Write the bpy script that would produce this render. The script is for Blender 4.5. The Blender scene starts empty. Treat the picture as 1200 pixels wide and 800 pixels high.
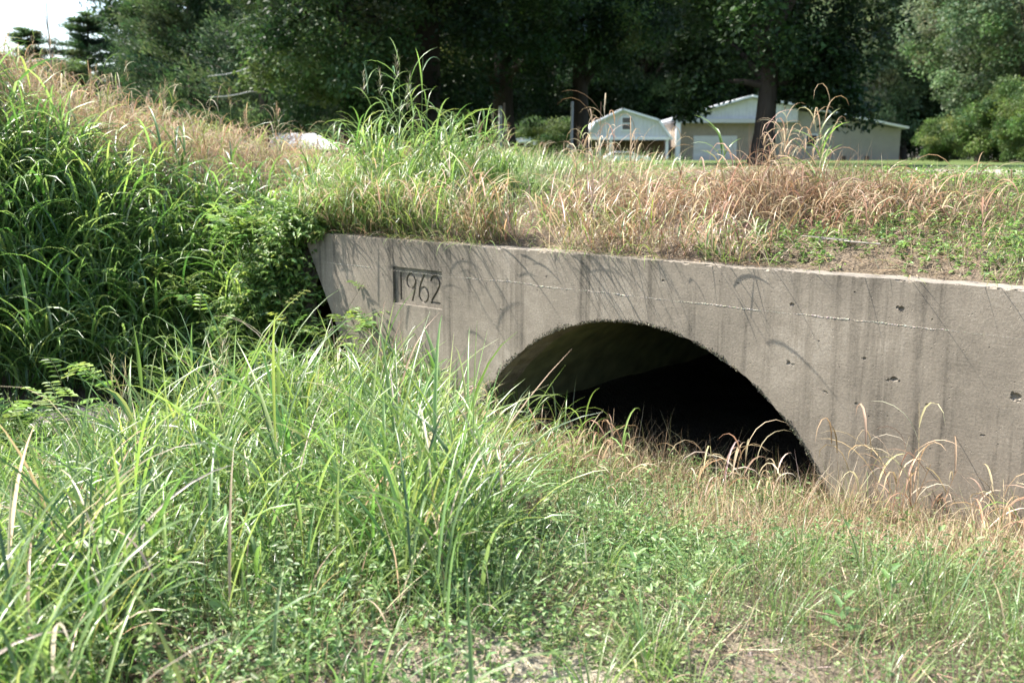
import bpy, bmesh, math, random
import numpy as np
from mathutils import Vector, Matrix

rng = np.random.default_rng(1962)
random.seed(1962)
R = math.radians
SC = bpy.context.scene
COL = SC.collection

# ------------------------------------------------------------------ frame of the place
EYE = 1.97                                     # eye height above the ditch floor datum
A = np.array([-1.9205, 9.0689])                # left end of the head wall (front face)
r2 = np.array([0.74889, -0.66269])             # along the wall, to the right
n2 = np.array([-0.66269, -0.74889])            # out of the wall, to the front
ARCH_S, ARCH_Z, ARCH_R = 3.655, -0.775, 1.64   # arch centre along wall, height, radius

def su(x, y):
    dx, dy = x - A[0], y - A[1]
    return dx * r2[0] + dy * r2[1], dx * n2[0] + dy * n2[1]
def xy(s, u):
    return A[0] + s * r2[0] + u * n2[0], A[1] + s * r2[1] + u * n2[1]
def sm(a, b, x):
    t = np.clip((np.asarray(x, float) - a) / (b - a), 0, 1)
    return t * t * (3 - 2 * t)

# cheap value noise (vectorised)
_perm = rng.random((256, 256))
def vnoise(x, y, f=1.0, o=0):
    x = np.asarray(x, float) * f + 37.7 + o * 11.3; y = np.asarray(y, float) * f + 91.1 + o * 5.7
    xi = np.floor(x).astype(int); yi = np.floor(y).astype(int)
    fx = x - xi; fy = y - yi
    fx = fx * fx * (3 - 2 * fx); fy = fy * fy * (3 - 2 * fy)
    g = lambda i, j: _perm[(xi + i) % 256, (yi + j) % 256]
    return (g(0, 0) * (1 - fx) + g(1, 0) * fx) * (1 - fy) + (g(0, 1) * (1 - fx) + g(1, 1) * fx) * fy

# ------------------------------------------------------------------ mesh helpers
class Acc:
    """collects quads (any number of pieces) and links them as ONE mesh"""
    def __init__(s): s.V = []; s.F = []; s.C = []; s.n = 0
    def add(s, V, F, C):
        s.V.append(V.reshape(-1, 3)); s.F.append(F.reshape(-1, 4) + s.n); s.C.append(C.reshape(-1, 3)); s.n += len(s.V[-1])
    def mesh(s, name, mat, smooth=True):
        V = np.concatenate(s.V).astype(np.float32); F = np.concatenate(s.F).astype(np.int32); C = np.concatenate(s.C)
        me = bpy.data.meshes.new(name)
        me.vertices.add(len(V)); me.vertices.foreach_set('co', V.ravel())
        me.loops.add(F.size); me.loops.foreach_set('vertex_index', F.ravel())
        me.polygons.add(len(F)); me.polygons.foreach_set('loop_start', np.arange(0, F.size, 4, dtype=np.int32))
        me.polygons.foreach_set('use_smooth', np.full(len(F), smooth, dtype=bool))
        at = me.color_attributes.new('Col', 'FLOAT_COLOR', 'POINT')
        at.data.foreach_set('color', np.concatenate([C, np.ones((len(C), 1))], 1).astype(np.float32).ravel())
        me.update(calc_edges=True)
        me.materials.append(mat)
        return me
    def build(s, name, mat, parent=None, loc=None, smooth=True):
        return link(name, s.mesh(name, mat, smooth), parent, loc)

def link(name, me, parent=None, loc=None):
    o = bpy.data.objects.new(name, me); COL.objects.link(o)
    if parent: o.parent = parent
    if loc is not None: o.location = loc
    return o
def empty(name, loc=(0, 0, 0), rz=0):
    o = bpy.data.objects.new(name, None); COL.objects.link(o)
    o.location = loc; o.rotation_euler = (0, 0, rz); o.empty_display_size = .2
    return o
def tag(o, label=None, cat=None, group=None, kind=None):
    if label: o['label'] = label
    if cat: o['category'] = cat
    if group: o['group'] = group
    if kind: o['kind'] = kind
    return o
def dup(o, loc, rz, sc=1.0, label=None, group=None):
    c = o.copy(); COL.objects.link(c)
    c.location = loc; c.rotation_euler = (0, 0, rz)
    c.scale = (sc, sc, sc) if not hasattr(sc, '__len__') else sc
    if label: c['label'] = label
    if group: c['group'] = group
    for ch in list(o.children):
        d = ch.copy(); COL.objects.link(d); d.parent = c
        for g in ch.children:
            e = g.copy(); COL.objects.link(e); e.parent = d
    return c

def U(a, b, n): return rng.uniform(a, b, n)

def blades(acc, P, az, L, W, lean, droop, c0, c1, segs=5, fold=0.28, twist=None, power=1.5, stem=False):
    N = len(P)
    if N == 0: return
    P = np.asarray(P, float)
    b = lambda v: np.broadcast_to(np.asarray(v, float), (N,))
    az, L, W, lean, droop = b(az), b(L), b(W), b(lean), b(droop)
    tw = b(0 if twist is None else twist)
    k = np.arange(segs + 1) / segs
    th = lean[:, None] + droop[:, None] * k[None, :] ** power
    D = np.stack([np.sin(th) * np.cos(az)[:, None], np.sin(th) * np.sin(az)[:, None], np.cos(th)], -1)
    step = (L / segs)[:, None, None]
    C = np.concatenate([np.zeros((N, 1, 3)), np.cumsum(D[:, :-1] * step, 1)], 1) + P[:, None, :]
    side = np.stack([-np.sin(az), np.cos(az), np.zeros(N)], -1)[:, None, :] * np.ones((1, segs + 1, 1))
    nr = np.cross(D, side)
    twk = tw[:, None] * k[None, :]
    S = side * np.cos(twk)[..., None] + nr * np.sin(twk)[..., None]
    NN = np.cross(D, S)
    if stem: prof = 1 - .6 * k
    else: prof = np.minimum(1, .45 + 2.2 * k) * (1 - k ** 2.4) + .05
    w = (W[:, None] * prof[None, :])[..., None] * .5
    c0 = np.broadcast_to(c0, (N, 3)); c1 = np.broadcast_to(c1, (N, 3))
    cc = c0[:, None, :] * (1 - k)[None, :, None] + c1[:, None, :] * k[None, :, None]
    if fold:
        V = np.stack([C - S * w + NN * w * fold, C - NN * w * fold, C + S * w + NN * w * fold], 2); m = 3
    else:
        V = np.stack([C - S * w, C + S * w], 2); m = 2
    K = segs + 1
    base = (np.arange(N) * K * m)[:, None, None] + (np.arange(segs) * m)[None, :, None] + np.arange(m - 1)[None, None, :]
    F = np.stack([base, base + 1, base + m + 1, base + m], -1)
    acc.add(V, F, np.repeat(cc[:, :, None, :], m, 2))
    return C

def leaves(acc, P, d, nr, L, W, c, hexa=True, fold=.25):
    """flat folded leaves; d = direction of the midrib, nr = rough face normal"""
    N = len(P)
    if N == 0: return
    d = d / (np.linalg.norm(d, axis=1, keepdims=True) + 1e-9)
    s = np.cross(d, nr); s /= (np.linalg.norm(s, axis=1, keepdims=True) + 1e-9)
    up = np.cross(s, d)
    b = lambda v: np.broadcast_to(np.asarray(v, float), (N,))[:, None]
    L, W = b(L), b(W)
    c = np.broadcast_to(c, (N, 3))
    if hexa:
        V = np.stack([P, P + d * L * .3 + s * W * .5 + up * W * fold, P + d * L * .7 + s * W * .38 + up * W * fold,
                      P + d * L - up * L * .1, P + d * L * .7 - s * W * .38 + up * W * fold, P + d * L * .3 - s * W * .5 + up * W * fold], 1)
        i = (np.arange(N) * 6)[:, None]
        F = np.stack([i + np.array([0, 1, 2, 3]), i + np.array([0, 3, 4, 5])], 1)
        acc.add(V, F, np.repeat(c[:, None], 6, 1))
    else:
        V = np.stack([P, P + d * L * .45 + s * W * .5, P + d * L, P + d * L * .45 - s * W * .5], 1)
        i = (np.arange(N) * 4)[:, None]
        acc.add(V, i + np.array([0, 1, 2, 3]), np.repeat(c[:, None], 4, 1))

def rdir(N, up=0.0):
    v = rng.normal(size=(N, 3)); v[:, 2] += up
    return v / np.linalg.norm(v, axis=1, keepdims=True)

def tube(acc, pts, rad, col, sides=7):
    pts = np.asarray(pts, float); K = len(pts); rad = np.broadcast_to(rad, (K,))
    t = np.gradient(pts, axis=0); t /= np.linalg.norm(t, axis=1, keepdims=True)
    ref = np.array([0, 0, 1.]) if abs(t[:, 2]).mean() < .8 else np.array([1., 0, 0])
    a = np.cross(t, ref); a /= np.linalg.norm(a, axis=1, keepdims=True); b = np.cross(t, a)
    ph = np.arange(sides) / sides * 2 * np.pi
    V = pts[:, None] + rad[:, None, None] * (a[:, None] * np.cos(ph)[None, :, None] + b[:, None] * np.sin(ph)[None, :, None])
    F = []
    for k in range(K - 1):
        for j in range(sides):
            F.append((k * sides + j, k * sides + (j + 1) % sides, (k + 1) * sides + (j + 1) % sides, (k + 1) * sides + j))
    acc.add(V, np.array(F), np.broadcast_to(np.asarray(col, float), (K * sides, 3)).copy())

def mixc(a, b, t):
    t = np.asarray(t)[:, None]
    return np.asarray(a)[None] * (1 - t) + np.asarray(b)[None] * t
def jit(c, s=.18):
    c = np.asarray(c); return np.clip(c * (1 + rng.normal(0, s, (len(c), 1))) * (1 + rng.normal(0, .07, c.shape)), .004, .9)

# ------------------------------------------------------------------ materials
def newmat(name):
    m = bpy.data.materials.new(name); m.use_nodes = True
    nt = m.node_tree; nt.nodes.clear()
    return m, nt, nt.nodes, nt.links
def leafmat(name, trans=.38, rough=.42, spec=.5):
    m, nt, N, Lk = newmat(name)
    out = N.new('ShaderNodeOutputMaterial'); at = N.new('ShaderNodeAttribute'); at.attribute_name = 'Col'
    pr = N.new('ShaderNodeBsdfPrincipled'); pr.inputs['Roughness'].default_value = rough
    pr.inputs['Specular IOR Level'].default_value = spec
    tr = N.new('ShaderNodeBsdfTranslucent')
    hs = N.new('ShaderNodeHueSaturation'); hs.inputs['Hue'].default_value = .497; hs.inputs['Saturation'].default_value = 1.05; hs.inputs['Value'].default_value = 1.75
    mx = N.new('ShaderNodeMixShader'); mx.inputs[0].default_value = trans
    Lk.new(at.outputs['Color'], pr.inputs['Base Color']); Lk.new(at.outputs['Color'], hs.inputs['Color'])
    Lk.new(hs.outputs[0], tr.inputs['Color'])
    Lk.new(pr.outputs[0], mx.inputs[1]); Lk.new(tr.outputs[0], mx.inputs[2]); Lk.new(mx.outputs[0], out.inputs[0])
    return m
def plain(name, col, rough=.8, noise=0.15, scale=8, bump=0.0, spec=.3, metal=0, stripes=None):
    m, nt, N, Lk = newmat(name)
    out = N.new('ShaderNodeOutputMaterial'); pr = N.new('ShaderNodeBsdfPrincipled')
    pr.inputs['Roughness'].default_value = rough; pr.inputs['Specular IOR Level'].default_value = spec; pr.inputs['Metallic'].default_value = metal
    tc = N.new('ShaderNodeTexCoord'); nz = N.new('ShaderNodeTexNoise'); nz.inputs['Scale'].default_value = scale; nz.inputs['Detail'].default_value = 6
    Lk.new(tc.outputs['Object'], nz.inputs['Vector'])
    rp = N.new('ShaderNodeValToRGB')
    rp.color_ramp.elements[0].position = .3; rp.color_ramp.elements[1].position = .7
    rp.color_ramp.elements[0].color = (*[c * (1 - noise) for c in col], 1); rp.color_ramp.elements[1].color = (*[min(1, c * (1 + noise)) for c in col], 1)
    Lk.new(nz.outputs['Fac'], rp.inputs[0]); Lk.new(rp.outputs[0], pr.inputs['Base Color'])
    h = nz.outputs['Fac']
    if stripes:
        wv = N.new('ShaderNodeTexWave'); wv.bands_direction = stripes[0]; wv.wave_profile = 'SAW' if len(stripes) > 2 else 'SIN'
        wv.inputs['Scale'].default_value = stripes[1]; wv.inputs['Distortion'].default_value = 0
        Lk.new(tc.outputs['Object'], wv.inputs['Vector']); h = wv.outputs['Fac']; bump = max(bump, .5)
    if bump:
        bp = N.new('ShaderNodeBump'); bp.inputs['Strength'].default_value = bump; bp.inputs['Distance'].default_value = .03
        Lk.new(h, bp.inputs['Height']); Lk.new(bp.outputs[0], pr.inputs['Normal'])
    Lk.new(pr.outputs[0], out.inputs[0])
    return m
def attrmat(name, rough=.9, bumpscale=14, bump=.5):
    m, nt, N, Lk = newmat(name)
    out = N.new('ShaderNodeOutputMaterial'); pr = N.new('ShaderNodeBsdfPrincipled'); pr.inputs['Roughness'].default_value = rough
    pr.inputs['Specular IOR Level'].default_value = .2
    at = N.new('ShaderNodeAttribute'); at.attribute_name = 'Col'
    tc = N.new('ShaderNodeTexCoord'); nz = N.new('ShaderNodeTexNoise'); nz.inputs['Scale'].default_value = bumpscale; nz.inputs['Detail'].default_value = 8
    mp = N.new('ShaderNodeMapping'); mp.inputs['Scale'].default_value = (1, 1, .25)
    Lk.new(tc.outputs['Object'], mp.inputs[0]); Lk.new(mp.outputs[0], nz.inputs['Vector'])
    mr = N.new('ShaderNodeMapRange'); mr.inputs[3].default_value = .45; mr.inputs[4].default_value = 1.5
    Lk.new(nz.outputs['Fac'], mr.inputs[0])
    mu = N.new('ShaderNodeVectorMath'); mu.operation = 'SCALE'
    Lk.new(at.outputs['Color'], mu.inputs[0]); Lk.new(mr.outputs[0], mu.inputs['Scale'])
    Lk.new(mu.outputs[0], pr.inputs['Base Color'])
    bp = N.new('ShaderNodeBump'); bp.inputs['Strength'].default_value = bump; bp.inputs['Distance'].default_value = .05
    Lk.new(nz.outputs['Fac'], bp.inputs['Height']); Lk.new(bp.outputs[0], pr.inputs['Normal'])
    Lk.new(pr.outputs[0], out.inputs[0])
    return m

M_grass = leafmat('grass_blade', .38, .34, .85)
M_dry = leafmat('dry_grass_blade', .25, .6, .3)
M_weed = leafmat('weed_leaf', .36, .45, .5)
M_tree = leafmat('tree_leaf', .30, .58, .28)
M_bark = attrmat('bark', .95, 9, .9)

def soilmat():
    m, nt, N, Lk = newmat('soil')
    out = N.new('ShaderNodeOutputMaterial'); pr = N.new('ShaderNodeBsdfPrincipled'); pr.inputs['Roughness'].default_value = .95
    pr.inputs['Specular IOR Level'].default_value = .15
    at = N.new('ShaderNodeAttribute'); at.attribute_name = 'Col'
    tc = N.new('ShaderNodeTexCoord')
    n1 = N.new('ShaderNodeTexNoise'); n1.inputs['Scale'].default_value = 18; n1.inputs['Detail'].default_value = 10; n1.inputs['Roughness'].default_value = .7
    n2_ = N.new('ShaderNodeTexVoronoi'); n2_.inputs['Scale'].default_value = 55
    Lk.new(tc.outputs['Object'], n1.inputs['Vector']); Lk.new(tc.outputs['Object'], n2_.inputs['Vector'])
    mr = N.new('ShaderNodeMapRange'); mr.inputs[1].default_value = .25; mr.inputs[2].default_value = .75; mr.inputs[3].default_value = .45; mr.inputs[4].default_value = 1.6
    Lk.new(n1.outputs['Fac'], mr.inputs[0])
    mu = N.new('ShaderNodeVectorMath'); mu.operation = 'SCALE'; Lk.new(at.outputs['Color'], mu.inputs[0]); Lk.new(mr.outputs[0], mu.inputs['Scale'])
    Lk.new(mu.outputs[0], pr.inputs['Base Color'])
    ad = N.new('ShaderNodeMath'); ad.operation = 'ADD'; Lk.new(n1.outputs['Fac'], ad.inputs[0]); Lk.new(n2_.outputs['Distance'], ad.inputs[1])
    bp = N.new('ShaderNodeBump'); bp.inputs['Strength'].default_value = .8; bp.inputs['Distance'].default_value = .02
    Lk.new(ad.outputs[0], bp.inputs['Height']); Lk.new(bp.outputs[0], pr.inputs['Normal']); Lk.new(pr.outputs[0], out.inputs[0])
    return m
M_soil = soilmat()

def concretemat():
    m, nt, N, Lk = newmat('weathered_concrete')
    def nd(t, **k):
        x = N.new(t)
        for a, v in k.items(): x.inputs[a].default_value = v
        return x
    def noise(vec, scale, detail=6, rough=.6):
        x = nd('ShaderNodeTexNoise', Scale=scale, Detail=detail, Roughness=rough); Lk.new(vec, x.inputs['Vector']); return x.outputs['Fac']
    def mapr(v, a, b, c, d):
        x = N.new('ShaderNodeMapRange'); x.clamp = True
        for i, q in zip((1, 2, 3, 4), (a, b, c, d)): x.inputs[i].default_value = q
        Lk.new(v, x.inputs[0]); return x.outputs[0]
    def math_(op, a, b):
        x = N.new('ShaderNodeMath'); x.operation = op
        for i, q in enumerate((a, b)):
            if isinstance(q, (int, float)): x.inputs[i].default_value = q
            else: Lk.new(q, x.inputs[i])
        return x.outputs[0]
    out = N.new('ShaderNodeOutputMaterial'); pr = nd('ShaderNodeBsdfPrincipled', Roughness=.9); pr.inputs['Specular IOR Level'].default_value = .25
    tc = N.new('ShaderNodeTexCoord'); ob = tc.outputs['Object']
    def mapping(scale):
        mp = N.new('ShaderNodeMapping'); mp.inputs['Scale'].default_value = scale; Lk.new(ob, mp.inputs[0]); return mp.outputs[0]
    big = noise(ob, 1.3, 5); mid = noise(ob, 9, 8, .7); fine = noise(ob, 70, 6, .7)
    grain = noise(mapping((3, 3, 38)), 2.2, 6, .7)                    # form-board grain
    streak = noise(mapping((7, 7, .35)), 1.0, 6, .65)                # run-off stains
    streak2 = noise(mapping((26, 26, .8)), 1.0, 4, .6)
    v = math_('ADD', mapr(big, .3, .7, -.16, .14), mapr(mid, .3, .7, -.10, .08))
    v = math_('ADD', v, mapr(fine, .35, .65, -.10, .10))
    v = math_('ADD', v, mapr(grain, .3, .7, -.02, .02))
    st = math_('MULTIPLY', mapr(streak, .50, .64, 0, 1), mapr(streak2, .35, .6, .3, 1))
    v = math_('SUBTRACT', v, math_('MULTIPLY', st, .37))
    rp = N.new('ShaderNodeValToRGB'); e = rp.color_ramp.elements
    e[0].position = .0; e[0].color = (.062, .054, .043, 1); e[1].position = 1; e[1].color = (.46, .41, .335, 1)
    x = rp.color_ramp.elements.new(.5); x.color = (.222, .189, .147, 1)
    Lk.new(math_('ADD', v, .5), rp.inputs[0])
    sep = N.new('ShaderNodeSeparateXYZ'); Lk.new(ob, sep.inputs[0])
    # pale lime run along the pour joint and paler upward faces
    geo = N.new('ShaderNodeNewGeometry'); sn = N.new('ShaderNodeSeparateXYZ'); Lk.new(geo.outputs['Normal'], sn.inputs[0])
    topf = mapr(sn.outputs['Z'], .5, .9, 0, .12)
    mx = N.new('ShaderNodeMixRGB'); mx.inputs[2].default_value = (.50, .47, .42, 1); Lk.new(topf, mx.inputs[0]); Lk.new(rp.outputs[0], mx.inputs[1])
    # thin yellow lichen specks and green algae near the arch soffit
    lich = math_('MULTIPLY', mapr(noise(ob, 26, 3), .66, .72, 0, 1), .5)
    mx2 = N.new('ShaderNodeMixRGB'); mx2.inputs[2].default_value = (.16, .15, .09, 1); Lk.new(lich, mx2.inputs[0]); Lk.new(mx.outputs[0], mx2.inputs[1])
    Lk.new(mx2.outputs[0], pr.inputs['Base Color'])
    h = math_('ADD', math_('MULTIPLY', mid, .5), math_('ADD', math_('MULTIPLY', fine, .35), math_('MULTIPLY', grain, .16)))
    vo = nd('ShaderNodeTexVoronoi', Scale=34); Lk.new(ob, vo.inputs['Vector'])
    pit = mapr(vo.outputs['Distance'], .06, .16, -.5, 0)
    pm = mapr(noise(ob, 6, 2), .5, .58, 0, 1)
    h = math_('ADD', h, math_('MULTIPLY', pit, pm))
    bp = nd('ShaderNodeBump', Strength=.55, Distance=.012); Lk.new(h, bp.inputs['Height']); Lk.new(bp.outputs[0], pr.inputs['Normal'])
    Lk.new(pr.outputs[0], out.inputs[0])
    return m
M_conc = concretemat()
M_algae = plain('algae_concrete', (.17, .175, .09), .9, .35, 6, .5)
M_lichen = attrmat('lichen', .95, 60, .6)

# ------------------------------------------------------------------ terrain
def low_z(x, y):
    x = np.asarray(x, float); y = np.asarray(y, float)
    s, u = su(x, y)
    z = -.02 + .34 * sm(5.6, 2.8, y) + .02 * sm(0, 3, x)
    z = z - .15 * sm(1.7, .5, u) * sm(1.6, 2.6, s) - .10 * sm(.7, .0, u) * sm(2.2, 2.8, s) * sm(5.0, 4.4, s)
    yg = 8.35 + .16 * (x + 2.2)                                    # line of the gully under the bank
    g = np.exp(-((y - yg) / .75) ** 2) * sm(-.9, -2.3, x)
    z = z - .55 * g
    z = z + .10 * np.exp(-(((x + 1.0) / 1.3) ** 2 + ((y - 5.6) / 1.4) ** 2))
    z = z + .10 * (vnoise(x, y, 1.1) - .5) + .05 * (vnoise(x, y, 3.1, 1) - .5) + .02 * (vnoise(x, y, 9, 2) - .5)
    inside = sm(0.1, -1.2, u)                                       # barrel floor drops a little
    return z - .05 * inside * sm(1.8, 2.6, s) * sm(5.6, 4.9, s)

# front line of the embankment: t<0 left bank, t>=0 along the wall
def front(t):
    t = np.asarray(t, float)
    wx, wy = xy(t, -.13 + .05 * (vnoise(t, t * 0, 2.3, 3) - .5))
    lx = A[0] + t * .985 - .02; ly = A[1] + .10 + t * (.17 + .02 * t)  # left bank swings a little to the front
    ly = A[1] + .10 + t * .17
    k = (t >= 0)
    return np.where(k, wx, lx), np.where(k, wy, ly)
def back(t):
    k = sm(-3.5, 1.0, t)
    dx = -.55 * (1 - k) + .6627 * k; dy = .85 * (1 - k) + .7489 * k
    l = np.hypot(dx, dy); return dx / l, dy / l
def bank(t, q):
    t = np.asarray(t, float); q = np.asarray(q, float)
    fx, fy = front(t); bx, by = back(t)
    x = fx + bx * q; y = fy + by * q
    k = sm(-1.15, -.05, t)
    zf = -.45 * (1 - k) + 1.285 * k
    zc = 1.73 * k + (1 - k) * (1.60 + 1.75 * sm(-.5, -4.8, t))
    w = 3.1 * k + 2.5 * (1 - k)
    z = zf + (zc - zf) * (1 - (1 - np.clip(q / w, 0, 1)) ** 1.7)
    z = z + k * .05 * sm(0, .35, q)
    far = sm(6, 16, q)
    z = z * (1 - far) + (1.765 + .0 * q) * far
    z = z + (.09 * (vnoise(x, y, .9, 5) - .5) + .05 * (vnoise(x, y, 2.7, 6) - .5)) * sm(.05, .6, q) * (1 - .7 * sm(12, 30, q))
    return x, y, z

def grid(name, X, Y, Z, Cc, mat):
    n, m = X.shape
    V = np.stack([X, Y, Z], -1).reshape(-1, 3)
    i = (np.arange(n - 1) * m)[:, None] + np.arange(m - 1)[None]
    F = np.stack([i, i + m, i + m + 1, i + 1], -1)
    a = Acc(); a.add(V, F, Cc.reshape(-1, 3)); return a.build(name, mat)

gx = np.linspace(-16, 16, 321); gy = np.linspace(-6, 18, 241)
X, Y = np.meshgrid(gx, gy, indexing='ij')
cs = mixc((.085, .06, .04), (.15, .125, .09), vnoise(X.ravel(), Y.ravel(), 2.2, 8))
bare = np.exp(-(((X.ravel() - .1) / .55) ** 2 + ((Y.ravel() - 2.95) / .35) ** 2))
cs = cs * (1 - bare[:, None]) + np.array([.30, .265, .205]) * bare[:, None]
s_, u_ = su(X.ravel(), Y.ravel()); barrel_shade = (sm(-.1, -.8, u_) * sm(1.8, 2.3, s_) * sm(5.6, 5.1, s_))[:, None]; cs = cs * (1 - barrel_shade) + np.array([.03, .026, .02]) * barrel_shade  # shade inside the barrel painted into the floor colour, nearly black
gully_shade = np.exp(-((Y.ravel() - 8.35 - .16 * (X.ravel() + 2.2)) / .8) ** 2)[:, None] * sm(-.9, -2.3, X.ravel())[:, None]; cs = cs * (1 - gully_shade) + np.array([.045, .038, .03]) * gully_shade  # soil colour darkened along the gully to stand in for its shade
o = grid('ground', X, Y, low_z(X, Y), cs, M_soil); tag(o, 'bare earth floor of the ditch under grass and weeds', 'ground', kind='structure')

tt = np.concatenate([np.linspace(-26, -9, 18)[:-1], np.linspace(-9, 9.5, 240), np.linspace(9.5, 40, 30)[1:]])
qq = np.concatenate([np.linspace(0, 1, 16)[:-1], np.linspace(1, 8, 50)[:-1], np.linspace(8, 40, 60)[:-1], np.geomspace(40, 500, 24)])
T, Q = np.meshgrid(tt, qq, indexing='ij')
X, Y, Z = bank(T, Q)
sk_ = T[:, :1] < 0.03
X = np.concatenate([X[:, :1], X], 1); Y = np.concatenate([Y[:, :1], Y], 1); Z = np.concatenate([np.where(sk_, -1.2, Z[:, :1] - .03), Z], 1); Q = np.concatenate([Q[:, :1], Q], 1)
nz = vnoise(X.ravel(), Y.ravel(), 1.7, 9)
ce = mixc((.09, .07, .045), (.19, .15, .11), nz)
lawn = sm(7.0, 11, Q.ravel())[:, None] * np.ones((1, 3))
ce = ce * (1 - lawn) + mixc((.07, .105, .028), (.12, .155, .05), vnoise(X.ravel(), Y.ravel(), .5, 4)) * lawn
road = (np.exp(-((Y.ravel() - 11.6 - .1 * X.ravel()) / .55) ** 4) * sm(.8, 2.0, X.ravel()))[:, None]
ce = ce * (1 - road) + np.array([.30, .27, .23]) * road
o = grid('embankment', X, Y, Z, ce, M_soil); tag(o, 'earth embankment and lawn above the concrete wall', 'ground', kind='structure')

# ------------------------------------------------------------------ the culvert
def bm_obj(name, bm, mat, parent=None):
    bmesh.ops.recalc_face_normals(bm, faces=bm.faces[:])
    me = bpy.data.meshes.new(name); bm.to_mesh(me); bm.free(); me.materials.append(mat)
    return link(name, me, parent)
def prism(bm, pts, u0, u1):
    """pts in (s, z); local frame: x = s, y = -u (into the wall), z up"""
    a = [bm.verts.new((p[0], u0, p[1])) for p in pts]; b = [bm.verts.new((p[0], u1, p[1])) for p in pts]
    n = len(pts)
    bm.faces.new(a); bm.faces.new(b[::-1])
    for i in range(n): bm.faces.new((a[i], b[i], b[(i + 1) % n], a[(i + 1) % n]))
def box(bm, x0, x1, y0, y1, z0, z1):
    v = [bm.verts.new((x, y, z)) for x in (x0, x1) for y in (y0, y1) for z in (z0, z1)]
    for f in ((0, 1, 3, 2), (4, 6, 7, 5), (0, 4, 5, 1), (2, 3, 7, 6), (0, 2, 6, 4), (1, 5, 7, 3)): bm.faces.new([v[i] for i in f])

culvert = empty('culvert', (A[0], A[1], 0), math.atan2(r2[1], r2[0]))
tag(culvert, 'weathered grey concrete culvert with a dark arched opening and an engraved date', 'culvert')
WL = 11.0
bm = bmesh.new()
top = []
sv = 0.0
while sv < WL:
    top.append((sv, 1.3 + .010 * (vnoise(sv, 0, 5, 11) - .5) + .006 * (vnoise(sv, 0, 23, 12) - .5))); sv += .06
prism(bm, top + [(WL, 1.3), (WL, -1.2), (1.35, -1.2), (.36, .64), (.17, .985)], 0, .32)
wall = bm_obj('headwall', bm, M_conc, None)
cut = bmesh.new()
arc = []
for k in range(0, 221):
    a_ = R(-15) + R(210) * k / 220
    rr = ARCH_R + .016 * (vnoise(k * .5, 0, .5, 13) - .5) + .006 * (vnoise(k * 1.0, 0, 1.7, 14) - .5)
    arc.append((ARCH_S + rr * math.cos(a_), ARCH_Z + rr * math.sin(a_)))
prism(cut, arc, -.3, .8)
box(cut, 1.222, 1.812, -.3, .022, .763, 1.074)
def stroke(bm, pts, w, y0, y1):
    p = np.array(pts, float); t = np.gradient(p, axis=0); t /= np.linalg.norm(t, axis=1, keepdims=True)
    nn = np.stack([-t[:, 1], t[:, 0]], 1) * w / 2
    Lf = p + nn; Rt = p - nn
    g = [[bm.verts.new((q[0], y, q[1])) for q in S] for S, y in ((Lf, y0), (Rt, y0), (Lf, y1), (Rt, y1))]
    n = len(p)
    for i in range(n - 1):
        bm.faces.new((g[0][i], g[0][i + 1], g[1][i + 1], g[1][i])); bm.faces.new((g[2][i], g[3][i], g[3][i + 1], g[2][i + 1]))
        bm.faces.new((g[0][i], g[2][i], g[2][i + 1], g[0][i + 1])); bm.faces.new((g[1][i], g[1][i + 1], g[3][i + 1], g[3][i]))
    bm.faces.new((g[0][0], g[1][0], g[3][0], g[2][0])); bm.faces.new((g[0][-1], g[2][-1], g[3][-1], g[1][-1]))
def arcp(cx, cz, rx, rz, a0, a1, n=16): return [(cx + rx * math.cos(R(a0 + (a1 - a0) * i / n)), cz + rz * math.sin(R(a0 + (a1 - a0) * i / n))) for i in range(n + 1)]
digits = bmesh.new()
Z0, Z1 = .795, 1.03; ww = .021; D0, D1 = .01, .038
stroke(digits, [(1.300, Z0), (1.300, (Z0 + Z1) / 2), (1.300, Z1)], ww, D0, D1)
nine = arcp(1.425, .965, .052, .062, 350, 20, 20)
stroke(digits, arcp(1.425, .962, .050, .060, -12, -338, 22), ww * .9, D0, D1)
stroke(digits, [(1.482, .985), (1.478, .93), (1.462, .87), (1.436, Z0)], ww, D0, D1)
stroke(digits, arcp(1.578, .862, .052, .062, 170, -158, 22), ww * .9, D0, D1)
stroke(digits, [(1.521, .835), (1.525, .90), (1.545, .96), (1.588, Z1)], ww, D0, D1)
stroke(digits, arcp(1.712, .968, .052, .056, 170, -25, 14) + [(1.735, .905), (1.70, .86), (1.668, .818)], ww, D0, D1)
stroke(digits, [(1.655, Z0 + .012), (1.71, Z0 + .012), (1.772, Z0 + .012)], ww, D0, D1)
chips = bmesh.new()
def chip(bm, s, y, z, rx, ry, rz):
    v = bmesh.ops.create_icosphere(bm, subdivisions=2, radius=1)['verts']
    for q in v:
        j = 1 + random.uniform(-.25, .25)
        q.co = Vector((s + q.co.x * rx * j, y + q.co.y * ry * j, z + q.co.z * rz * j))
for (s, z, q) in [(4.819, 1.10, .022), (5.471, 1.14, .028), (4.817, .742, .024), (5.457, .737, .03), (6.097, .736, .036), (5.282, .832, .014),
                  (5.06, .60, .016), (5.25, .56, .012), (5.0, .90, .010), (5.65, .62, .012), (3.9, 1.17, .014), (2.05, 1.19, .012), (2.45, .83, .014),
                  (.95, 1.17, .013), (4.45, 1.2, .011), (6.3, 1.12, .014), (5.95, .50, .015), (2.9, 1.12, .011), (2.3, 1.02, .008), (5.2, 1.21, .010)]:
    chip(chips, s, 0.0, z, q * random.uniform(.6, .9), q * .7, q * random.uniform(.45, .7))
    for _k in range(3): chip(chips, s + random.uniform(-1, 1) * q * 1.2, 0.0, z + random.uniform(-.6, .6) * q, q * random.uniform(.2, .5), q * .3, q * random.uniform(.2, .4))
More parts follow.
